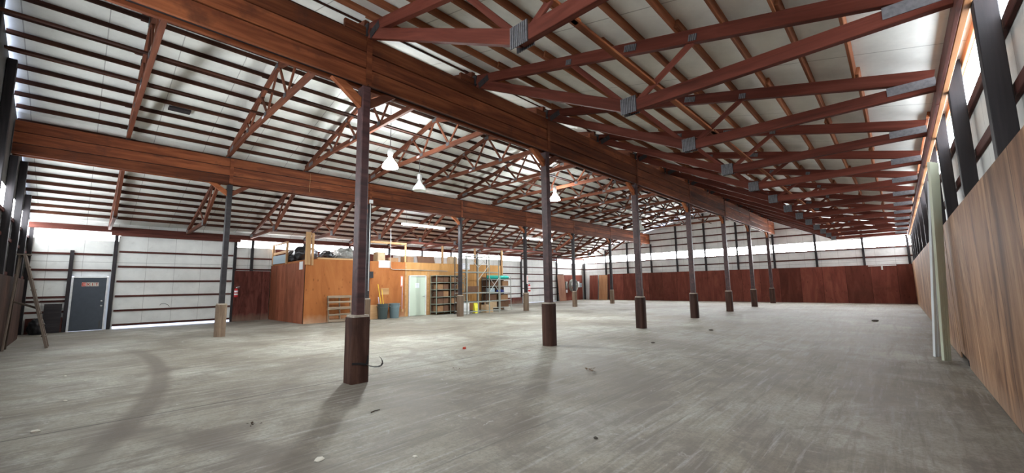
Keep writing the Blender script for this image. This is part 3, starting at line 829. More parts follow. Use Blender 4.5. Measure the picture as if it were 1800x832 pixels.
def mid_truss(x, label, group):
    e = thing('roof_truss', label, 'roof truss', (x, 0, 0), 0, group)
    ya, yb = 6.40, 15.66
    zb = 6.03
    chord('bottom_chord', e, 15.80, 5.90, 13.6, zb + .02, 0.145, mat='truss_brown')
    chord('bottom_chord', e, 13.6, zb + .02, 8.4, zb + .02, 0.145, mat='truss_brown')
    chord('bottom_chord', e, 8.4, zb + .02, 6.30, 5.90, 0.145, mat='truss_brown')
    chord('top_chord', e, 15.80, top_chord_mid(15.80) + .02, Y_RIDGE, Z_RIDGE, 0.14, mat='truss_brown')
    chord('top_chord', e, Y_RIDGE, Z_RIDGE, 6.28, top_chord_mid(6.28) + .02, 0.14, mat='truss_brown')
    for s in (-1, 1):
        for yb_, yt in ((0.75, 0.08), (0.75, 1.35), (2.40, 1.60), (2.40, 2.75)):
            chord('web', e, Y_RIDGE + s * yb_, zb + 0.06, Y_RIDGE + s * yt, top_chord_mid(Y_RIDGE + yt) - 0.04, 0.075, w=0.04, mat='truss_brown')
        plate_on(e, Y_RIDGE + s * 0.75, zb + .05, 0.17, 0.11, 0, n=5)
        plate_on(e, Y_RIDGE + s * 2.40, zb + .05, 0.17, 0.11, 0, n=5)
        plate_on(e, Y_RIDGE + s * 4.2, 5.99, 0.36, 0.13, -s * 0.12, 'heel_plate', n=1)
    plate_on(e, Y_RIDGE, Z_RIDGE - 0.02, 0.22, 0.12, 0, n=6)
    for s in (-1, 1):
        plate_on(e, Y_RIDGE + s * 1.35, top_chord_mid(Y_RIDGE + 1.35) - .02, 0.12, 0.09, 0, n=4)
    MB().box(-0.0475, -0.046, 11.9, 12.06, zb - 0.015, zb + 0.05).build('tag', 'paper', e)
    MB().box(-0.05, 0.05, 15.72, 15.80, 5.75, 5.83).build('bearing_block', 'dark_plate', e)
    return e
def left_truss(x, label, group):
    e = thing('roof_truss', label, 'roof truss', (x, 0, 0), 0, group)
    yk, zk = 19.05, 4.02
    chord('top_chord', e, 15.86, top_chord_left(15.86), 22.55, top_chord_left(22.55), 0.15, mat='truss_brown')
    chord('bottom_chord', e, 15.88, 5.78, yk, zk, 0.14, mat='truss_brown')
    chord('bottom_chord', e, yk, zk, 22.5, 3.96, 0.14, mat='truss_brown')
    for yb, zb, yt in ((yk - .1, zk + .12, 18.0), (yk + .1, zk + .05, 20.1)):
        chord('web', e, yb, zb, yt, top_chord_left(yt) - 0.03, 0.08, w=0.04, mat='truss_brown')
    plate_on(e, yk, zk + 0.02, 0.24, 0.22, 0.0)
    plate_on(e, 22.3, 4.02, 0.4, 0.12, 0.0, 'heel_plate', n=1)
    return e
g_r, g_m, g_l = 'roof trusses over the right aisle', 'roof trusses over the middle aisle', 'roof trusses over the left aisle'
tr = tm = tl = None
n = 0
for x in TRUSS_X:
    if x < XN + 0.3 or x > XF - 0.3:
        continue
    lab = lambda aisle: 'red timber roof truss over the %s aisle, %s counting from the near end wall' % (aisle, 'first' if n == 0 else ordinal(n))
    if tr is None:
        tr = right_truss(x, lab('right'), g_r)
        tm = mid_truss(x, lab('middle'), g_m)
        tl = left_truss(x, lab('left'), g_l)
    else:
        dup(tr, (x, 0, 0), lab('right'))
        dup(tm, (x, 0, 0), lab('middle'))
        dup(tl, (x, 0, 0), lab('left'))
    n += 1

# ------------------------------------------------------------------ purlins (rows of lapped boards)
def purlin_row(y, z, tilt, label, group, k, mat='purlin'):
    e = thing('roof_purlin', label, 'roof purlin', (XN, y, z), 0, group)
    x = 0.0
    step = 2.4385 * 2
    start = (TRUSS_X[0] - XN) % 2.4385
    edges = [0.0] + [start + 2.4385 * (j + (k % 2)) for j in range(0, 15, 2)] + [XF - XN]
    edges = sorted(set(v for v in edges if 0 <= v <= XF - XN))
    upv = (0, -math.sin(tilt), math.cos(tilt))
    for j, (a, b) in enumerate(zip(edges, edges[1:])):
        if b - a < 0.3:
            continue
        o = 0.022 if j % 2 else -0.022
        member('board', (max(a - 0.18, 0), o, 0), (min(b + 0.18, XF - XN), o, 0), 0.04, 0.115, mat, e, up=upv)
    return e
ups = ['first', 'second', 'third', 'fourth', 'fifth', 'sixth', 'seventh', 'eighth', 'ninth', 'tenth', 'eleventh', 'twelfth', 'thirteenth']
PO = 0.1425
yr = [-0.69] + [0.17 + 0.575 * i for i in range(11)]
for i, y in enumerate(yr):
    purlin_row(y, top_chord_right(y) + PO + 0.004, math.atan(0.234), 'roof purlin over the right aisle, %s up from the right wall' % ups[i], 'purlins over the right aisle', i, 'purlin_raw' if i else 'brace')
ym = [Y_RIDGE + 0.15 + 0.56 * i for i in range(9)]
for i, y in enumerate(ym):
    if y < 15.75:
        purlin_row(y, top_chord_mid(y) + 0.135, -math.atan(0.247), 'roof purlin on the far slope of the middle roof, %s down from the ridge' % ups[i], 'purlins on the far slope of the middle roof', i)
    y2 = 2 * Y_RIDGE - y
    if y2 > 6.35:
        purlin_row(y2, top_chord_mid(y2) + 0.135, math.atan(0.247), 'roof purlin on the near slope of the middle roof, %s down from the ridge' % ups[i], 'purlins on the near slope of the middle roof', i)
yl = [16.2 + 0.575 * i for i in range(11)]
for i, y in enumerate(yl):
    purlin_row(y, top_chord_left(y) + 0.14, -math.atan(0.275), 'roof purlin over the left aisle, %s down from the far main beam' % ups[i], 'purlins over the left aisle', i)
# long runner boards tying the trusses together
for y, z, nm in ((2.30, 4.33, 'raw brown runner board tying the truss webs over the right aisle'), (10.4, 6.15, 'brown runner board on the middle trusses nearer the near main beam'),
                 (12.0, 6.15, 'brown runner board on the middle trusses under the far slope')):
    e = thing('runner_board', nm, 'runner board', (XN, y, z))
    x = 0.1
    j = 0
    while x < XF - XN - 0.2:
        x2 = min(x + 4.9, XF - XN - 0.1)
        member('board', (x, 0.02 * (j % 2), 0), (x2, 0.02 * (j % 2), 0), 0.085, 0.038, 'brace' if y < 5 else 'purlin', e)
        x = x2 - 0.2 if x2 < XF - XN - 0.2 else x2
        j += 1
tag(MB().box(1.30, 1.78, 14.05, 14.33, top_chord_mid(14.2) + 0.11, top_chord_mid(14.2) + 0.16).build('patch_panel', 'dark_plate'), 'small black patch panel under the white roof between two purlins', 'panel')

# ------------------------------------------------------------------ lamps
LAMP_W = 95.0
def bay_lamp(loc, ztop, lit, label):
    e = thing('pendant_lamp', label, 'pendant lamp', loc, 0, 'bell lamps under the middle roof')
    b = MB()
    prof = [(0.045, 0.30), (0.06, 0.26), (0.09, 0.20), (0.15, 0.12), (0.21, 0.04), (0.235, -0.03), (0.24, -0.06), (0.225, -0.075)]
    b.lathe(prof, n=24, caps=False)
    b.lathe([(0.225, -0.075), (0.19, -0.05), (0.0005, -0.045)], n=24, caps=False)
    b.build('lamp_bell', 'lamp_on' if lit else 'lamp_off', e, True)
    h2 = MB()
    h2.lathe([(0.05, 0.30), (0.075, 0.32), (0.085, 0.36), (0.085, 0.50), (0.05, 0.53), (0.02, 0.54)], n=16)
    h2.build('ballast_housing', 'galv', e, True)
    MB().tube([(0, 0, 0.53), (0, 0, ztop - loc[2])], 0.01).build('hanging_rod', 'dark_steel', e)
    if lit:
        ld = bpy.data.lights.new('lamp_light', 'AREA')
        ld.shape = 'DISK'
        ld.size = 0.24
        ld.energy = LAMP_W
        ld.color = (0.95, 1.0, 0.97)
        lo = bpy.data.objects.new('lamp_light', ld)
        COL.objects.link(lo)
        lo.location = (0, 0, -0.085)
        lo.parent = e
    return e
bay_lamp((6.27, 11.02, 5.18), 7.1, True, 'lit bell lamp over the middle aisle, the big bright one nearest the camera')
bay_lamp((8.02, 12.05, 4.93), 6.0, False, 'unlit milky bell lamp hanging beside the nearest lit lamp')
bay_lamp((14.58, 11.02, 5.36), 7.1, True, 'lit bell lamp over the middle aisle, the farther of the two bright ones')
bay_lamp((23.03, 11.02, 4.75), 7.1, False, 'unlit bell lamp far down the middle aisle beside the third near-row post')

def tube_lamp(x, y, z, L, rz, label, ztop):
    e = thing('fluorescent_lamp', label, 'fluorescent lamp', (x, y, z), rz, 'fluorescent lamps over the left aisle')
    MB().box(-L / 2, L / 2, -0.06, 0.06, 0.0, 0.07).build('housing', 'white', e)
    for s in (-1, 1):
        MB().tube([(-L / 2 + 0.03, s * 0.045, -0.022), (L / 2 - 0.03, s * 0.045, -0.022)], 0.02, 10).build('tube', 'tube_on', e, True)
    for s in (-1, 1):
        MB().tube([(s * L * 0.4, 0, 0.07), (s * L * 0.4, 0, ztop - z)], 0.004, 6).build('hanging_wire', 'dark_steel', e)
    return e
tube_lamp(11.15, 16.3, 4.36, 2.44, R(0), 'long lit fluorescent lamp left of the second far-row post', 5.3)
tube_lamp(19.6, 16.4, 4.36, 2.44, R(0), 'long lit fluorescent lamp farther away, beside the second near-row post', 5.3)
def bulb(x, y, z, ztop, label):
    e = thing('hanging_bulb', label, 'light bulb', (x, y, z))
    MB().lathe([(0.002, -0.07), (0.05, -0.055), (0.075, 0.0), (0.06, 0.05), (0.03, 0.085), (0.022, 0.10)], n=16, caps=False).build('bulb', 'bulb_on', e, True)
    MB().lathe([(0.024, 0.10), (0.03, 0.11), (0.03, 0.17), (0.01, 0.18)], n=12).build('socket', 'white', e, True)
    MB().tube([(0, 0, 0.17), (0, 0, ztop - z)], 0.006, 6).build('cord', 'dark_steel', e)
bulb(7.2, 18.9, 3.25, 4.3, 'bare lit bulb hanging over the loft of the plywood office')
bulb(23.1, 17.9, 4.62, 5.1, 'small round lit bulb far away beside the second near-row post')

# ------------------------------------------------------------------ plywood office with loft
XO0, XO1, YO = 6.46, 18.1, 18.1
o = MB().box(XO0, 11.28, YO, YO + 0.06, 0, 2.72).build('wall_office_front', 'ply_front')
struct(o)
w2 = MB()
w2.box(11.28, 11.46, YO, YO + 0.06, 0, 2.72).box(11.46, 12.56, YO, YO + 0.06, 2.06, 2.72).box(12.56, XO1, YO, YO + 0.06, 0, 2.72)
struct(w2.build('wall_office_front_right', 'ply_yellow'))
struct(MB().box(XO0, XO0 + 0.06, YO + 0.07, YL - 0.14, 0, 2.60).build('wall_office_side', 'ply_side'))
struct(MB().box(XO1 - 0.06, XO1, YO + 0.07, YL - 0.14, 0, 2.70).build('wall_office_end', 'ply_yellow'))
struct(MB().box(XO0 + 0.07, XO1 - 0.07, YO + 0.07, YL - 0.14, 2.60, 2.70).build('ceiling_office', 'ply_front'))
d4 = steel_door('door_4', 11.50, 12.50, 2.04, YO - 0.005, 'green_white', 'white_paint')
l = MB()
l.lathe([(0.03, 0), (0.03, 0.012), (0.012, 0.016), (0.012, 0.05)], n=12)
l.box(-0.11, 0.012, -0.012, 0.012, 0.045, 0.06)
l.build('door_lever', 'steel', d4, True, Matrix.Translation((12.40, YO - 0.025, 0.98)) @ Matrix.Rotation(R(90), 4, 'X'))
def sheet_notice(x0, x1, z0, z1, y, label, lines, name='paper_notice', mat='paper', th=0.004, ink='ink', seed=1):
    e = thing(name, label, 'notice', (x0, y, z0))
    MB().box(0, x1 - x0, -th, 0, 0, z1 - z0).build('sheet', mat, e)
    if lines:
        rnd = random.Random(seed)
        m = MB()
        W, H = x1 - x0, z1 - z0
        for i in range(lines):
            z = H * (0.82 - 0.68 * i / max(lines - 1, 1))
            x = W * rnd.uniform(0.14, 0.22)
            while x < W * 0.8:
                L = W * rnd.uniform(0.06, 0.16)
                m.box(x, min(x + L, W * 0.86), -th - 0.0015, -th, z - H * 0.035, z + H * 0.035)
                x += L + W * 0.03
        m.build('lettering', ink, e)
    return e
sheet_notice(11.86, 12.10, 1.42, 1.66, YO - 0.027, 'white paper notice taped to the mint white office door', 4, seed=3)
sheet_notice(9.81, 10.40, 2.42, 2.76, YO - 0.002, 'white sign with three faint lines of writing at the top of the orange office wall', 3, 'wall_sign', seed=5)
sheet_notice(14.95, 15.55, 2.42, 2.78, YO - 0.002, 'white sign on the yellow office wall behind the tall steel rack', 2, 'wall_sign', seed=8)
o = MB().box(9.95, 10.37, YO - 0.012, YO - 0.002, 1.12, 1.43).build('wall_patch', 'lumber')
tag(o, 'small pale plywood patch on the orange office wall above the bins', 'board')
o = MB().box(9.28, 9.5, YO - 0.09, YO, 1.92, 2.22).build('speaker_box', 'black_bag')
tag(o, 'small black box on the orange office wall beside the far-row post', 'box')
# moulding and posts of the front
for x, nm in ((11.30, 'pale corner board between the orange and yellow office walls'), (12.66, 'pale board right of the mint white office door')):
    o = MB().box(x - 0.045, x + 0.045, YO - 0.022, YO - 0.002, 0, 2.66 if x < 12 else 2.25).build('corner_board', 'lumber')
    tag(o, nm, 'board')
o = MB().box(12.75, XO1 - 0.1, YO - 0.022, YO - 0.002, 2.24, 2.27).build('picture_rail', 'lumber')
tag(o, 'thin pale rail along the yellow office wall above the racks', 'rail')
# red and white sign with its conduit beside the bins
e = thing('extinguisher_sign', 'narrow faded red and white sign on the office wall left of the mint door', 'sign', (11.07, YO - 0.012, 1.50))
MB().box(-0.06, 0.06, -0.006, 0.008, 0, 0.52).build('sign_plate', 'pink', e)
MB().box(-0.035, 0.035, -0.009, -0.006, 0.06, 0.46).build('lettering', 'white', e)
e = thing('conduit', 'thin grey conduit down the office wall under the red and white sign', 'conduit', (11.10, YO - 0.02, 0.25))
MB().tube([(0, 0, 0.12), (0, 0, 1.24)], 0.014, 8).build('pipe', 'lilac', e)
MB().box(-0.05, 0.05, -0.04, 0.015, 0, 0.13).build('outlet_box', 'lumber', e)
cd = MB()
cpts = [(10.39, YO - 0.03, 4.35), (10.41, YO - 0.03, 2.62)] + [(10.41 + 0.16 * (1 - math.cos(R(a))), YO - 0.03, 2.50 - 0.16 * math.sin(R(a))) for a in range(0, 91, 15)] + [(12.5, YO - 0.03, 2.33), (13.9, YO - 0.03, 2.31)]
cpts = [(a, b - 0.012, c) for a, b, c in cpts]
cd.tube(cpts, 0.016, 8)
tag(cd.build('conduit', 'galv', None, True), 'grey conduit dropping from the roof and bending along the top of the office wall', 'conduit')

# loft: railing, frame lumber and stored things
dz = 2.72
o = MB().box(XO0 + 0.5, 9.2, YO - 0.01, YO + 0.09, dz + 0.003, dz + 0.075).build('loft_plank', 'lumber')
tag(o, 'pale plank lying along the loft edge above the orange wall', 'board')
e = thing('corner_posts', 'two pale lumber uprights standing on the office corner up to the trusses', 'post', (XO0 + 0.05, YO + 0.02, 2.45))
member('upright', (0.03, -0.035, 0.02), (0.03, -0.035, 1.42), 0.04, 0.22, 'lumber', e, up=(1, 0, 0))
member('upright', (0.22, -0.035, 0.0), (0.22, -0.035, 1.38), 0.04, 0.1, 'lumber', e, up=(1, 0, 0))
e = thing('loft_railing', 'pale lumber railing on the left side of the loft', 'railing', (XO0 + 0.03, 20.5, 2.62))
member('rail', (0, 1.95, 1.0), (0, 0.0, 1.0), 0.04, 0.09, 'lumber', e)
member('rail', (0, 1.95, 0.55), (0, 0.0, 0.58), 0.04, 0.12, 'lumber', e)
member('rail_post', (0, 0.0, 0.0), (0, 0.0, 1.05), 0.09, 0.09, 'lumber', e)
member('rail_post', (0, 1.93, 0.0), (0, 1.93, 1.05), 0.09, 0.09, 'lumber', e)
MB().box(-0.03, -0.015, 0.1, 1.85, 0.05, 0.45).build('infill_panel', 'grey_blue', e)
o = MB().box(XO0 - 0.012, XO0 - 0.002, 18.35, 18.75, 2.28, 2.62).build('wall_patch', 'white')
tag(o, 'white square patch high on the red office side wall', 'board')
e = thing('lumber_framing', 'pale lumber posts and top rail standing on the loft over the orange wall', 'framing', (9.2, YO + 0.05, dz))
member('top_rail', (0, 0, 0.93), (2.14, 0, 0.93), 0.04, 0.11, 'lumber', e)
member('upright', (2.09, 0, 0.0), (2.09, 0, 0.90), 0.04, 0.10, 'lumber', e, up=(1, 0, 0))
member('upright', (0.02, 0, 0.0), (0.02, 0, 0.90), 0.04, 0.10, 'lumber', e, up=(1, 0, 0))
for x, nm in ((13.62, 'above the brown-backed rack'), (16.0, 'behind the tall rack'), ):
    o = member('loft_upright', (x, YO + 0.05, dz), (x, YO + 0.05, 3.70), 0.10, 0.09, 'lumber', up=(1, 0, 0))
    tag(o, 'pale lumber upright on the loft edge %s' % nm, 'post')
o = member('end_upright', (XO1 + 0.16, YO + 0.05, 0), (XO1 + 0.16, YO + 0.05, 3.70), 0.10, 0.09, 'lumber', up=(1, 0, 0))
tag(o, 'tall pale lumber post at the right end of the office', 'post')
o = member('loft_header', (11.6, YO + 0.05, 3.76), (24.5, YO + 0.05, 3.76), 0.04, 0.11, 'header')
tag(o, 'long red header board over the loft uprights', 'header')

def lump(name, mat, sx, sy, sz, seed, label, cat, loc, amp=0.18, freq=3.0, group=None):
    bm = bmesh.new()
    bmesh.ops.create_icosphere(bm, subdivisions=4, radius=1.0)
    from mathutils import noise as mn
    for v in bm.verts:
        p = v.co.copy()
        k = 1 + amp * mn.noise(p * freq + Vector((seed * 7.1, seed * 3.3, 0))) + amp * 0.5 * mn.noise(p * freq * 2.7 + Vector((seed, 0, seed)))
        v.co = Vector((p.x * sx * k, p.y * sy * k, max((p.z * k + 0.75), 0.0) * sz))
    me = bpy.data.meshes.new(name)
    bm.to_mesh(me)
    bm.free()
    me.materials.append(M[mat])
    me.polygons.foreach_set('use_smooth', [True] * len(me.polygons))
    ob = bpy.data.objects.new(name, me)
    COL.objects.link(ob)
    ob.location = loc
    return tag(ob, label, cat, group)
lump('rubbish_bag', 'black_bag', 0.5, 0.45, 0.40, 1, 'large black bag at the front left corner of the loft', 'bag', (6.95, 19.5, dz - .015))
lump('rubbish_bag', 'black_bag', 0.45, 0.5, 0.33, 2, 'black bag behind the loft railing', 'bag', (6.98, 20.8, dz - .015))
lump('rubbish_bag', 'black_bag', 0.32, 0.32, 0.26, 3, 'smaller black bag just right of the corner uprights', 'bag', (7.55, 18.68, dz - .015))
lump('plastic_bundle', 'grey_bag', 0.55, 0.42, 0.36, 4, 'crumpled heap of grey plastic sheeting on the loft', 'plastic sheet', (8.55, 19.0, dz - .015), 0.3, 4.0)
def carton(x, y, z, sx, sy, sz, rz, mat, label, group='cartons on the loft', tape=True):
    e = thing('cardboard_box', label, 'box', (x, y, z), R(rz), group)
    MB().box(-sx / 2, sx / 2, -sy / 2, sy / 2, 0, sz).build('carton', mat, e)
    f = MB()
    f.bar((-sx / 2, -sy / 2 - 0.0, sz), (sx / 2, -sy / 2, sz), 0.006, 0.006)
    a = R(35)
    for s in (-1, 1):
        f.add([(-sx / 2, s * sy / 2, sz), (sx / 2, s * sy / 2, sz), (sx / 2, s * (sy / 2 + 0.13 * math.cos(a)), sz + 0.13 * math.sin(a) * -0.3), (-sx / 2, s * (sy / 2 + 0.13 * math.cos(a)), sz + 0.13 * math.sin(a) * -0.3)], [(0, 1, 2, 3)])
    if tape:
        f = MB().box(-sx / 2, sx / 2, -0.03, 0.03, sz, sz + 0.002)
        f.box(sx / 2, sx / 2 + 0.002, -0.03, 0.03, sz * 0.75, sz).box(-sx / 2 - 0.002, -sx / 2, -0.03, 0.03, sz * 0.75, sz)
        f.build('tape', 'lumber', e)
    return e
carton(10.0, 18.42, dz, 0.42, 0.36, 0.46, 8, 'carton_pale', 'tall tan carton on the loft above the white sign')
carton(10.75, 18.5, dz, 0.5, 0.4, 0.22, -12, 'carton', 'low brown carton behind the conduit on the loft')
carton(11.62, 18.5, dz, 0.55, 0.42, 0.3, 20, 'carton', 'brown carton right of the loft frame')
carton(14.35, 18.4, dz, 0.22, 0.3, 0.42, 0, 'carton_pale', 'narrow tan carton on the loft, left one of the pair above the racks')
carton(14.62, 18.4, dz, 0.22, 0.3, 0.42, 0, 'carton_pale', 'narrow tan carton on the loft, right one of the pair above the racks')
o = MB().box(-0.55, 0.55, -0.015, 0.015, 0, 0.42).build('board', 'carton_dark', None, False, Matrix.Translation((12.9, 18.6, dz)) @ Matrix.Rotation(R(-18), 4, 'X'))
tag(o, 'dull grey-brown board leaning on the loft above the mint door', 'board')
o = MB().box(-0.4, 0.4, -0.015, 0.015, 0, 0.36).build('board', 'grey_blue', None, False, Matrix.Translation((11.95, 18.9, dz)) @ Matrix.Rotation(R(-15), 4, 'X'))
tag(o, 'small grey board leaning behind the brown carton on the loft', 'board')

# ------------------------------------------------------------------ things along the office wall
# pallet leaning against the orange wall
e = thing('wooden_pallet', 'grey wooden pallet standing on edge against the orange office wall', 'pallet', (7.88, YO - 0.30, 0), 0)
e.rotation_euler = (R(-7), 0, 0)
for z in (0.07, 0.32, 0.60, 0.86, 1.09):
    member('front_slat', (-0.52, -0.06, z), (0.52, -0.06, z), 0.02, 0.11 if z not in (0.32, 0.86) else 0.085, 'pallet', e)
for z in (0.07, 0.58, 1.09):
    member('back_slat', (-0.52, 0.06, z), (0.52, 0.06, z), 0.02, 0.10, 'lumber', e)
for x in (-0.49, 0.0, 0.49):
    member('stringer', (x, 0, 0.012), (x, 0, 1.145), 0.038, 0.09, 'pallet', e, up=(0, 1, 0))
# scrap board beside the bins
o = MB().box(-0.20, 0.20, -0.01, 0.01, 0, 0.66).build('plywood_scrap', 'lumber', None, False, Matrix.Translation((9.52, YO - 0.16, 0.004)) @ Matrix.Rotation(R(-9), 4, 'X'))
tag(o, 'pale plywood scrap leaning on the office wall left of the bins', 'board')
def bin_(x, y, mat, label):
    e = thing('rubbish_bin', label, 'bin', (x, y, 0), 0, 'bins by the office wall')
    b = MB()
    b.lathe([(0.20, 0.0), (0.205, 0.02), (0.245, 0.66), (0.262, 0.665), (0.262, 0.70), (0.245, 0.70), (0.235, 0.66), (0.195, 0.03), (0.001, 0.03)], n=24, caps=False)
    b.lathe([(0.001, 0.0), (0.20, 0.0)], n=24, caps=False)
    b.build('body', mat, e, True)
    MB().lathe([(0.238, 0.50), (0.252, 0.505), (0.252, 0.53), (0.242, 0.535)], n=24, caps=False).build('band', mat, e, True)
    for s in (-1, 1):
        MB().tube([(s * 0.23, -0.07, 0.56), (s * 0.285, -0.06, 0.575), (s * 0.285, 0.06, 0.575), (s * 0.23, 0.07, 0.56)], 0.014, 8).build('handle', mat, e, True)
    return e
bin_(9.86, 17.72, 'can_dark', 'dark green round rubbish bin, the left of the pair by the office wall')
bin_(10.47, 17.72, 'can_blue', 'blue grey round rubbish bin, the right of the pair by the office wall')
for p0, p1, mt, lb in (((9.90, 17.75, 0.035), (9.74, 18.0, 1.62), 'yellow', 'yellow pole leaning left in the dark green bin'), ((9.97, 17.72, 0.035), (9.96, 18.02, 1.38), 'yellow', 'shorter upright yellow pole in the dark green bin'),
                       ((9.80, 17.80, 0.04), (9.72, 17.90, 1.02), 'lilac', 'pale lilac pole at the left rim of the dark green bin')):
    tag(MB().tube([p0, p1], 0.018, 8).build('pole', mt, None, True), lb, 'pole')

# steel shelving racks
def rack(x0, x1, y0, y1, H, shelves, post_xs, mat, label, name='shelving_rack', pr=0.022, braces=(), back=None, top=True, sm=None):
    e = thing(name, label, 'rack', (x0, y0, 0))
    D = y1 - y0
    for x in post_xs:
        for y in (0.0, D):
            p = MB().box(x - x0 - pr, x - x0 + pr, y - pr if y else 0, y if y else pr, 0, H)
            p.build('post', mat if y == 0 else (sm or mat), e)
    for z in shelves:
        MB().box(0.0, x1 - x0, 0.023, D - 0.023, z - 0.035, z).build('shelf', mat, e)
    for (xa, za, xb, zb, y) in braces:
        MB().bar((xa - x0, y, za), (xb - x0, y, zb), 0.006, 0.03, up=(0, 1, 0)).build('cross_brace', mat, e)
    if back:
        MB().box(0.03, x1 - x0 - 0.03, D + 0.004, D + 0.02, 0.05, H - 0.02).build('back_panel', back, e)
    return e
r1s = [0.17, 0.57, 0.94, 1.32, 1.69, 2.05]
rack(12.72, 14.62, 17.45, 17.98, 2.07, r1s, (12.74, 13.66, 14.60), 'green_steel', 'grey green steel rack of brown cartons right of the mint door',
     braces=[(12.74, 0.94, 13.3, 1.69, 0.53), (13.3, 0.94, 12.74, 1.69, 0.53), (13.66, 0.94, 14.2, 1.69, 0.53), (14.2, 0.94, 13.66, 1.69, 0.53)], back='carton_dark')
nb = 0
lv = ['bottom', 'second', 'third', 'fourth', 'fifth']
for si, z in enumerate(r1s[:-1]):
    for j, xc in enumerate((13.04, 13.40, 13.92, 14.30)):
        hh = (r1s[si + 1] - z) * 0.74
        carton(xc, 17.72, z + 0.001, 0.33, 0.40, hh, 0, 'carton_dark' if (si + j) % 3 else 'carton', 'brown carton on the grey green rack, %s shelf, %s' % (lv[si], ('leftmost', 'second from left', 'third from left', 'rightmost')[j]), 'cartons on the grey green rack', False)
# tall open frame rack
tx = (13.78, 14.55, 15.36, 16.10)
br = []
for i in (0, 1):
    br += [(tx[i], 2.45, tx[i + 1], 3.1, 0.0), (tx[i], 3.1, tx[i + 1], 2.45, 0.0)]
br += [(tx[1], 1.8, tx[2], 2.6, 0.0), (tx[2], 1.15, tx[3], 1.9, 0.0), (tx[2], 1.9, tx[3], 1.15, 0.0), (tx[0], 1.5, tx[1], 1.95, 1.0), (tx[0], 1.95, tx[1], 1.5, 1.0)]
e = thing('tall_rack', 'tall open steel frame rack with crossed braces standing behind the second far-row post', 'rack', (tx[0], 16.25, 0))
for x in tx:
    for y, H, mt in ((0.0, 3.22, 'grey_steel'), (1.0, 3.12, 'dark_steel')):
        MB().box(x - tx[0] - 0.02, x - tx[0] + 0.02, y - 0.02, y + 0.02, 0, H).build('post', mt, e)
for z in (3.08, 2.2, 1.1, 0.62, 0.14):
    for y in (0.0, 1.0):
        MB().box(0.021, tx[3] - tx[0] - 0.021, y - 0.012, y + 0.012, z - 0.02, z + 0.02).build('rail', 'grey_steel' if y == 0 else 'dark_steel', e)
    for x in tx:
        MB().box(x - tx[0] - 0.012, x - tx[0] + 0.012, 0.021, 0.979, z - 0.02, z + 0.02).build('side_rail', 'grey_steel', e)
for (xa, za, xb, zb, y) in br:
    MB().bar((xa - tx[0], y - 0.02 if y == 0 else y, za), (xb - tx[0], y - 0.02 if y == 0 else y, zb), 0.008, 0.048, up=(0, 1, 0)).build('cross_brace', 'white_paint' if y == 0 else 'grey_steel', e)
MB().box(0.02, tx[1] - tx[0] - 0.02, -0.03, -0.022, 1.14, 1.46).build('cardboard_panel', 'carton_dark', e)
# white jug and yellow box on the floor of the tall rack
e = thing('plastic_drum', 'white plastic drum inside the tall rack beside the far-row post', 'drum', (14.12, 16.75, 0.0))
MB().lathe([(0.001, 0), (0.17, 0.0), (0.185, 0.03), (0.185, 0.50), (0.17, 0.54), (0.185, 0.56), (0.185, 0.60), (0.001, 0.61)], n=20, caps=False).build('drum', 'white', e, True)
MB().tube([(-0.18, 0, 0.52), (-0.12, -0.13, 0.72), (0.12, -0.13, 0.72), (0.18, 0, 0.52)], 0.006, 6).build('handle', 'steel', e, True)
e = thing('yellow_sign', 'lemon yellow folding floor sign beside the white drum', 'sign', (14.80, 16.75, 0))
for s in (-1, 1):
    MB().box(-0.12, 0.12, -0.01, 0.01, 0.0, 0.55).build('panel', 'bright_yellow', e, False, Matrix.Translation((0, s * 0.10, 0.004)) @ Matrix.Rotation(R(s * 9), 4, 'X'))
lump('black_sack', 'black_bag', 0.28, 0.2, 0.09, 6, 'flat black sack on the floor behind the tall rack', 'bag', (15.05, 17.62, -.005))
carton(15.75, 16.85, 0, 0.5, 0.45, 0.42, 0, 'carton_pale', 'pale carton on the floor inside the tall rack', 'cartons around the tall rack')
# dark rack behind with the teal tarpaulin
r3 = [0.2, 0.62, 1.05, 1.45, 1.85]
rack(16.35, 18.2, 17.3, 17.95, 2.0, r3, (16.37, 17.25, 18.18), 'grey_steel', 'grey steel rack at the right end of the office with a teal tarpaulin on top',
     braces=[(17.25, 0.7, 18.18, 1.4, 0.64), (17.25, 1.4, 18.18, 0.7, 0.64)], back='carton_dark', sm='dark_steel')
tp = MB()
tp.tube([(16.42, 17.62, 1.965), (16.5, 17.6, 1.975), (17.2, 17.6, 1.97), (18.05, 17.58, 1.975), (18.25, 17.58, 1.965)], [0.06, 0.11, 0.115, 0.105, 0.06], 14)
tag(tp.build('tarpaulin_roll', 'teal', None, True), 'teal rolled tarpaulin lying on top of the right-hand rack', 'tarpaulin')
o = MB().box(16.45, 16.85, 17.36, 17.7, 1.051, 1.33).build('tote', 'grey_blue')
tag(o, 'grey blue metal tote on the middle shelf of the right-hand rack', 'tote')
lump('blue_bag', 'blue', 0.30, 0.16, 0.11, 9, 'dark blue bag on the middle shelf of the right-hand rack', 'bag', (17.55, 17.62, 1.052))
for j, (x, z, sx, hh, mt, wh) in enumerate(((16.75, 0.201, 0.6, 0.34, 'carton_pale', 'pale, bottom shelf left'), (17.7, 0.201, 0.7, 0.33, 'carton_dark', 'dark, bottom shelf right'), (16.75, 0.621, 0.55, 0.34, 'carton_dark', 'dark, second shelf left'),
                                     (17.7, 0.621, 0.6, 0.3, 'carton', 'brown, second shelf right'), (17.0, 1.451, 0.8, 0.28, 'carton_dark', 'dark, fourth shelf left'), (17.8, 1.451, 0.5, 0.3, 'carton', 'brown, fourth shelf right'))):
    carton(x, 17.62, z, sx, 0.45, hh, 0, mt, 'carton on the right-hand rack: %s' % wh, 'cartons on the right-hand rack', False)

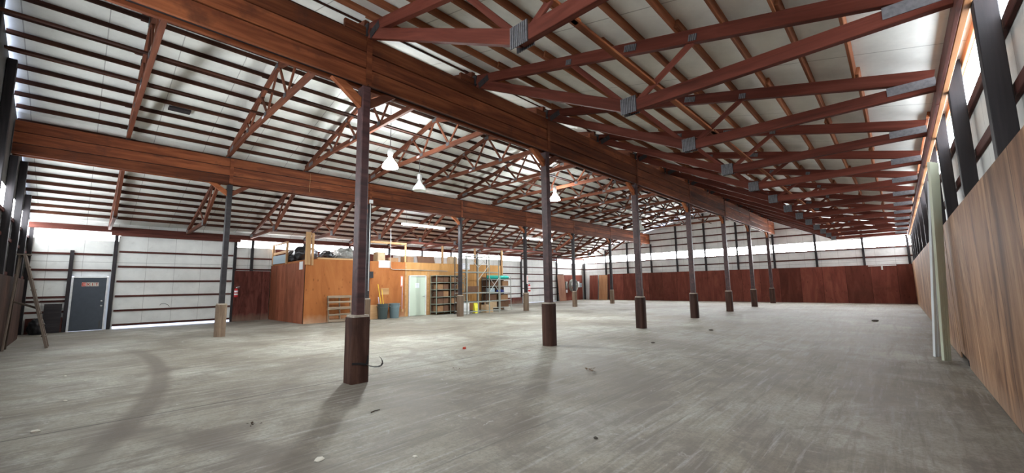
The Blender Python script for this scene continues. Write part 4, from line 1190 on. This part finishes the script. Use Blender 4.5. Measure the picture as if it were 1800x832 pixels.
# ------------------------------------------------------------------ fire extinguishers
def extinguisher(x, y, z, rz, label):
    e = thing('fire_extinguisher', label, 'fire extinguisher', (x, y, z), R(rz), 'red fire extinguishers')
    MB().lathe([(0.001, 0), (0.068, 0.005), (0.075, 0.03), (0.075, 0.32), (0.06, 0.37), (0.03, 0.40), (0.025, 0.43), (0.001, 0.43)], n=18, caps=False).build('cylinder', 'red', e, True)
    MB().lathe([(0.0765, 0.10), (0.0765, 0.17)], n=18, caps=False).build('label_band', 'white', e, True)
    MB().lathe([(0.0765, 0.22), (0.0765, 0.30)], n=18, caps=False).build('instruction_band', 'paper', e, True)
    m = MB()
    m.box(-0.02, 0.02, -0.02, 0.02, 0.43, 0.47).bar((0, 0, 0.46), (0, -0.14, 0.50), 0.02, 0.014).bar((0, 0, 0.44), (0, -0.12, 0.44), 0.02, 0.012)
    m.build('valve', 'steel', e)
    MB().tube([(0.0, 0.02, 0.46), (0.08, 0.02, 0.47), (0.105, 0.01, 0.38), (0.10, 0.0, 0.12)], 0.012, 8).build('hose', 'strap', e, True)
    return e
extinguisher(5.03, YL - 0.215, 1.12, 90, 'red fire extinguisher hung on the maroon plywood left of the office')
extinguisher(17.86, YB - 0.185, 1.10, 30, 'red fire extinguisher hung on the fourth far-row post')
e = thing('extinguisher_sign', 'narrow white and red sign above the extinguisher on the fourth far-row post', 'sign', (17.80, YB - 0.10, 1.55))
MB().box(-0.06, 0.06, -0.012, 0, 0, 0.5).build('sign_plate', 'white', e)
MB().box(-0.03, 0.03, -0.015, -0.012, 0.05, 0.45).build('lettering', 'pink', e)
tag(MB().tube([(5.58, YB - 0.17, 5.72), (5.585, YB - 0.175, 5.45), (5.57, YB - 0.17, 5.2), (5.585, YB - 0.175, 5.02)], 0.006, 6).build('hanging_wire', 'lumber', None, True), 'thin pale wire dangling over the face of the far main beam', 'wire')
# junction box and conduit on the second far-row post
e = thing('junction_box', 'white junction box with conduit on the second far-row post', 'junction box', (XB + BAY, YB - 0.16, 4.93))
MB().box(-0.07, 0.07, -0.05, 0.02, 0.0, 0.14).build('box', 'white', e)
MB().tube([(0, 0.035, 0.0), (0.0, 0.035, -0.8), (0.0, 0.035, -3.6)], 0.016, 8).build('conduit', 'galv', e, True)

# ------------------------------------------------------------------ far left corner: fan, boards, electrics
o = MB().box(-0.52, 0.52, -0.009, 0.009, 0, 2.36).build('leaning_board', 'ply_brown_board', None, False, Matrix.Translation((30.3, YL - 0.42, 0.003)) @ Matrix.Rotation(R(-5), 4, 'X'))
tag(o, 'brown plywood sheet leaning beside the far white sliding door', 'board')
o = MB().box(30.95, 33.9, YL - 0.155, YL - 0.137, 0, 2.36).build('mounting_board', 'ply_red_board')
tag(o, 'dark red mounting board behind the fan in the far left corner', 'board')
for y, mt, lb in ((21.4, 'ply_red_board', 'dark red plywood sheet leaning on the far wall at its left end'), (20.35, 'ply_tan_board', 'tan plywood sheet leaning on the far wall beside the dark red one')):
    o = MB().box(-0.009, 0.009, -0.46, 0.46, 0, 2.33).build('leaning_board', mt, None, False, Matrix.Translation((XF - 0.37, y, 0.003)) @ Matrix.Rotation(R(4.5), 4, 'Y'))
    tag(o, lb, 'board')
e = thing('drum_fan', 'big round grey drum fan mounted in the far left corner', 'fan', (31.9, YL - 0.50, 1.38))
ring = MB()
n = 36
for r0, y in ((0.56, -0.14), (0.56, 0.14)):
    ring.tube([(r0 * math.cos(2 * math.pi * j / n), y, r0 * math.sin(2 * math.pi * j / n)) for j in range(n + 1)], 0.02, 6, caps=False)
ring.add([(0.56 * math.cos(2 * math.pi * j / n), y, 0.56 * math.sin(2 * math.pi * j / n)) for y in (-0.14, 0.14) for j in range(n)],
         [(j, (j + 1) % n, n + (j + 1) % n, n + j) for j in range(n)])
ring.build('drum', 'grey_steel', e, True)
cg = MB()
for r0 in (0.14, 0.26, 0.38, 0.48):
    cg.tube([(r0 * math.cos(2 * math.pi * j / n), -0.15, r0 * math.sin(2 * math.pi * j / n)) for j in range(n + 1)], 0.006, 5, caps=False)
for j in range(8):
    a = 2 * math.pi * j / 8
    cg.tube([(0.05 * math.cos(a), -0.15, 0.05 * math.sin(a)), (0.56 * math.cos(a), -0.15, 0.56 * math.sin(a))], 0.006, 5)
cg.build('guard', 'grey_steel', e, True)
for j in range(3):
    a = 2 * math.pi * j / 3 + 0.4
    b = MB()
    u = Vector((math.cos(a), 0, math.sin(a)))
    t = Vector((-math.sin(a), 0, math.cos(a)))
    P = []
    for s, wd, tw in ((0.10, 0.07, 0.06), (0.30, 0.14, 0.05), (0.50, 0.16, 0.035)):
        P += [u * s + t * wd + Vector((0, tw, 0)), u * s - t * wd - Vector((0, tw, 0))]
    Q = [p + Vector((0, 0.006, 0)) for p in P]
    b.add(P + Q, [(0, 1, 3, 2), (2, 3, 5, 4), (6, 8, 9, 7), (8, 10, 11, 9), (0, 2, 8, 6), (2, 4, 10, 8), (1, 7, 9, 3), (3, 9, 11, 5), (4, 5, 11, 10), (0, 6, 7, 1)])
    b.build('blade', 'white_paint', e)
MB().tube([(0, -0.12, 0), (0, 0.13, 0)], 0.11, 16).build('motor', 'grey_blue', e, True)
m = MB()
m.bar((0, 0.14, -0.5), (0, 0.33, -0.5), 0.05, 0.05).bar((0, 0.14, 0.5), (0, 0.33, 0.5), 0.05, 0.05)
m.build('bracket', 'dark_steel', e)
for x0, x1, z0, z1, mt, lb in ((31.05, 31.28, 1.1, 1.75, 'grey_steel', 'grey switch box on the left of the drum fan'), (32.75, 33.2, 1.2, 1.75, 'white', 'white breaker box right of the drum fan'), (33.3, 33.6, 1.2, 1.6, 'grey_blue', 'grey meter box in the far left corner'),
                               (31.15, 31.4, 0.72, 1.0, 'paper', 'small white notice below the grey switch box')):
    o = MB().box(x0, x1, YL - 0.29 if mt != 'paper' else YL - 0.162, YL - 0.155, z0, z1).build('electric_box' if mt != 'paper' else 'paper_notice', mt)
    tag(o, lb, 'electric box' if mt != 'paper' else 'notice')
o = MB().box(XF - 0.19, XF - 0.157, 0.0, 1.3, 2.31, 2.37).box(XF - 0.185, XF - 0.157, 0.62, 0.70, 2.08, 2.31).build('wall_bracket', 'white_paint')
tag(o, 'white T-shaped bracket on the maroon plywood near the right corner', 'bracket')

# ------------------------------------------------------------------ vinyl trim lengths leaning at the right wall
e = thing('vinyl_trim', 'pale green ridged vinyl trim bundle leaning upright at the right wall', 'trim length', (10.80, -0.50, 0))
zt = 3.55
m2 = MB()
for i in range(6):
    f = i / 5 - 0.5
    m2.bar((f * 0.08, -f * 0.075, 0.002), (-0.80 + f * 0.20, -0.13 - f * 0.10, 3.46), 0.022 + 0.012, 0.03 if i % 2 else 0.045, up=(1, 0.95, 0))
m2.build('trim_channel', 'vinyl', e)
e2 = thing('vinyl_trim', 'white vinyl trim length leaning behind the pale green bundle', 'trim length', (11.22, -0.40, 0))
m2 = MB()
for i in range(4):
    f = i / 3 - 0.5
    m2.bar((f * 0.07, -f * 0.065, 0.002), (-0.85 + f * 0.07, -0.20 - f * 0.065, 3.2), 0.024, 0.03 if i % 2 else 0.042, up=(1, 0.95, 0))
m2.build('trim_channel', 'vinyl_white', e2)

# ------------------------------------------------------------------ step ladder at the left edge
e = thing('step_ladder', 'old grey wooden step ladder standing open at the near end wall', 'ladder', (-0.85, 16.9, 0))
zt = 2.46
for s in (-1, 1):
    member('rail', (0.36, s * 0.30, 0), (-0.22, s * 0.16, zt), 0.05, 0.18, 'ladder', e, up=(0, 1, 0))
    member('rear_leg', (-0.38, s * 0.28, 0), (-0.30, s * 0.14, zt), 0.04, 0.08, 'ladder', e, up=(0, 1, 0))
for i in range(7):
    t = (i + 1) / 8
    y = 0.30 - 0.14 * t
    member('step', (0.36 - 0.58 * t, -y + 0.02, zt * t), (0.36 - 0.58 * t, y - 0.02, zt * t), 0.10, 0.025, 'ladder', e)
MB().box(-0.36, -0.12, -0.22, 0.22, zt, zt + 0.03).build('top_cap', 'ladder', e)
member('spreader', (0.10, -0.25, 1.05), (-0.33, -0.22, 1.25), 0.02, 0.035, 'ladder', e)
member('spreader', (0.10, 0.25, 1.05), (-0.33, 0.22, 1.25), 0.02, 0.035, 'ladder', e)
member('cross_bar', (-0.33, -0.21, 1.9), (-0.33, 0.21, 2.1), 0.02, 0.04, 'ladder', e)
# dark clutter in the near left corner
lump('black_sack', 'black_bag', 0.22, 0.18, 0.32, 11, 'black sack slumped in the near left corner', 'bag', (-0.95, 22.2, -.01))
o = MB().box(-0.22, 0.22, -0.01, 0.01, 0, 1.05).build('leaning_board', 'post', None, False, Matrix.Translation((-0.62, YL - 0.24, 0.003)) @ Matrix.Rotation(R(-4), 4, 'X'))
tag(o, 'dark board leaning on the wall left of the exit door', 'board')

# ------------------------------------------------------------------ litter on the floor
def pebble(x, y, r, mat, label, seed, group=None, flat=0.5):
    bm = bmesh.new()
    bmesh.ops.create_icosphere(bm, subdivisions=2, radius=1.0)
    from mathutils import noise as mn
    for v in bm.verts:
        p = v.co.copy()
        k = 1 + 0.35 * mn.noise(p * 1.7 + Vector((seed * 5.3, seed, 0)))
        v.co = Vector((p.x * r * k * 1.3, p.y * r * k, (p.z * k + 0.55) * r * flat if p.z * k > -0.55 else 0.0))
    me = bpy.data.meshes.new('pebble')
    bm.to_mesh(me)
    bm.free()
    me.materials.append(M[mat])
    o = bpy.data.objects.new('pebble', me)
    COL.objects.link(o)
    o.location = (x, y, 0.0)
    o.rotation_euler = (0, 0, seed)
    return tag(o, label, 'pebble', group)
pebble(1.52, 3.74, 0.04, 'pebble', 'flat pale flake lying on the floor in the shadow of the nearest post', 1, flat=0.25)
pebble(2.10, 3.17, 0.018, 'pebble', 'small white pebble on the floor right of the post shadow', 2)
pebble(-0.21, 6.75, 0.03, 'pebble', 'white pebble on the floor joint at the bottom left', 3)
pebble(-0.06, 10.72, 0.022, 'pebble', 'pale pebble on the left floor, farthest of the left ones', 4)
pebble(0.18, 9.89, 0.016, 'pebble', 'small pale pebble on the left floor beside the tyre mark', 5)
pebble(-0.02, 8.31, 0.018, 'pebble', 'pale pebble on the left floor before the joint', 6)
pebble(3.48, 2.23, 0.02, 'dark_pebble', 'small dark pebble on the bare floor at the bottom centre', 7)
pebble(13.37, 4.3, 0.05, 'dark_pebble', 'dark lump on the floor between the third and fourth near-row posts', 8)
pebble(19.4, 0.73, 0.09, 'dark_pebble', 'dark lump on the floor toward the far right corner', 9)
pebble(9.82, 4.54, 0.05, 'dark_pebble', 'dark scrap on the floor right of the second near-row post', 10, flat=0.25)
bk = MB()
bk.add([(-.05, -.03, 0), (.05, -.035, 0), (.055, .03, 0), (-.045, .035, 0), (-.045, -.025, .045), (.04, -.03, .05), (.05, .02, .04), (-.04, .03, .05)],
       [(0, 3, 2, 1), (4, 5, 6, 7), (0, 1, 5, 4), (1, 2, 6, 5), (2, 3, 7, 6), (3, 0, 4, 7)])
o = bk.build('brick_fragment', 'brick')
o.location = (6.29, 7.52, 0)
o.rotation_euler = (0, 0, 0.75)
tag(o, 'broken red brick piece lying alone on the middle floor', 'brick')
def leaves(x, y, n, r, seed, label, mat='leaf'):
    rnd = random.Random(seed)
    m = MB()
    for i in range(n):
        a = rnd.uniform(0, 6.28)
        c0 = Vector((rnd.uniform(-r, r), rnd.uniform(-r, r) * 0.7, 0.004 + rnd.uniform(0, r * 0.5)))
        L = rnd.uniform(0.4, 0.8) * r
        u = Vector((math.cos(a), math.sin(a), rnd.uniform(-0.1, 0.8))).normalized()
        t = Vector((-u.y, u.x, 0)).normalized()
        W = L * 0.35
        pts = [c0, c0 + u * L * 0.5 + t * W + Vector((0, 0, W * 0.4)), c0 + u * L, c0 + u * L * 0.5 - t * W + Vector((0, 0, W * 0.3))]
        pts = [Vector((p.x, p.y, max(p.z, 0.002))) for p in pts]
        m.add(pts, [(0, 1, 2, 3)])
    o = m.build('dry_leaf_clump', mat)
    o.location = (x, y, 0)
    return tag(o, label, 'leaves')
leaves(5.96, 3.89, 10, 0.10, 1, 'clump of dry brown leaves on the floor below the second near-row post')
leaves(4.65, 5.80, 6, 0.05, 2, 'tiny clump of dry leaves on the floor right of the nearest post')
leaves(1.41, 5.15, 6, 0.06, 4, 'dry brown scrap on the floor left of the post shadow', 'twig')
tw = MB()
tw.tube([(0, 0, 0.008), (0.06, 0.01, 0.012), (0.13, 0.015, 0.008)], [0.007, 0.006, 0.004], 6)
tw.tube([(0.05, 0.01, 0.012), (0.08, -0.015, 0.014)], [0.005, 0.003], 6)
o = tw.build('twig', 'twig', None, True)
o.location = (2.45, 4.62, 0)
o.rotation_euler = (0, 0, 0.1)
tag(o, 'dark twig lying on the floor below the strap', 'twig')

# ------------------------------------------------------------------ daylight outside
wd = bpy.data.worlds.new('overcast_sky')
S.world = wd
wd.use_nodes = True
bg = wd.node_tree.nodes['Background']
bg.inputs['Color'].default_value = (0.62, 0.72, 1.0, 1)
bg.inputs['Strength'].default_value = 2.2

vs = S.view_settings
S.display_settings.display_device = 'sRGB'
vs.view_transform = 'Standard'
vs.look = 'None'
vs.gamma = 1.0
vs.exposure = 1.8
vs.use_curve_mapping = False
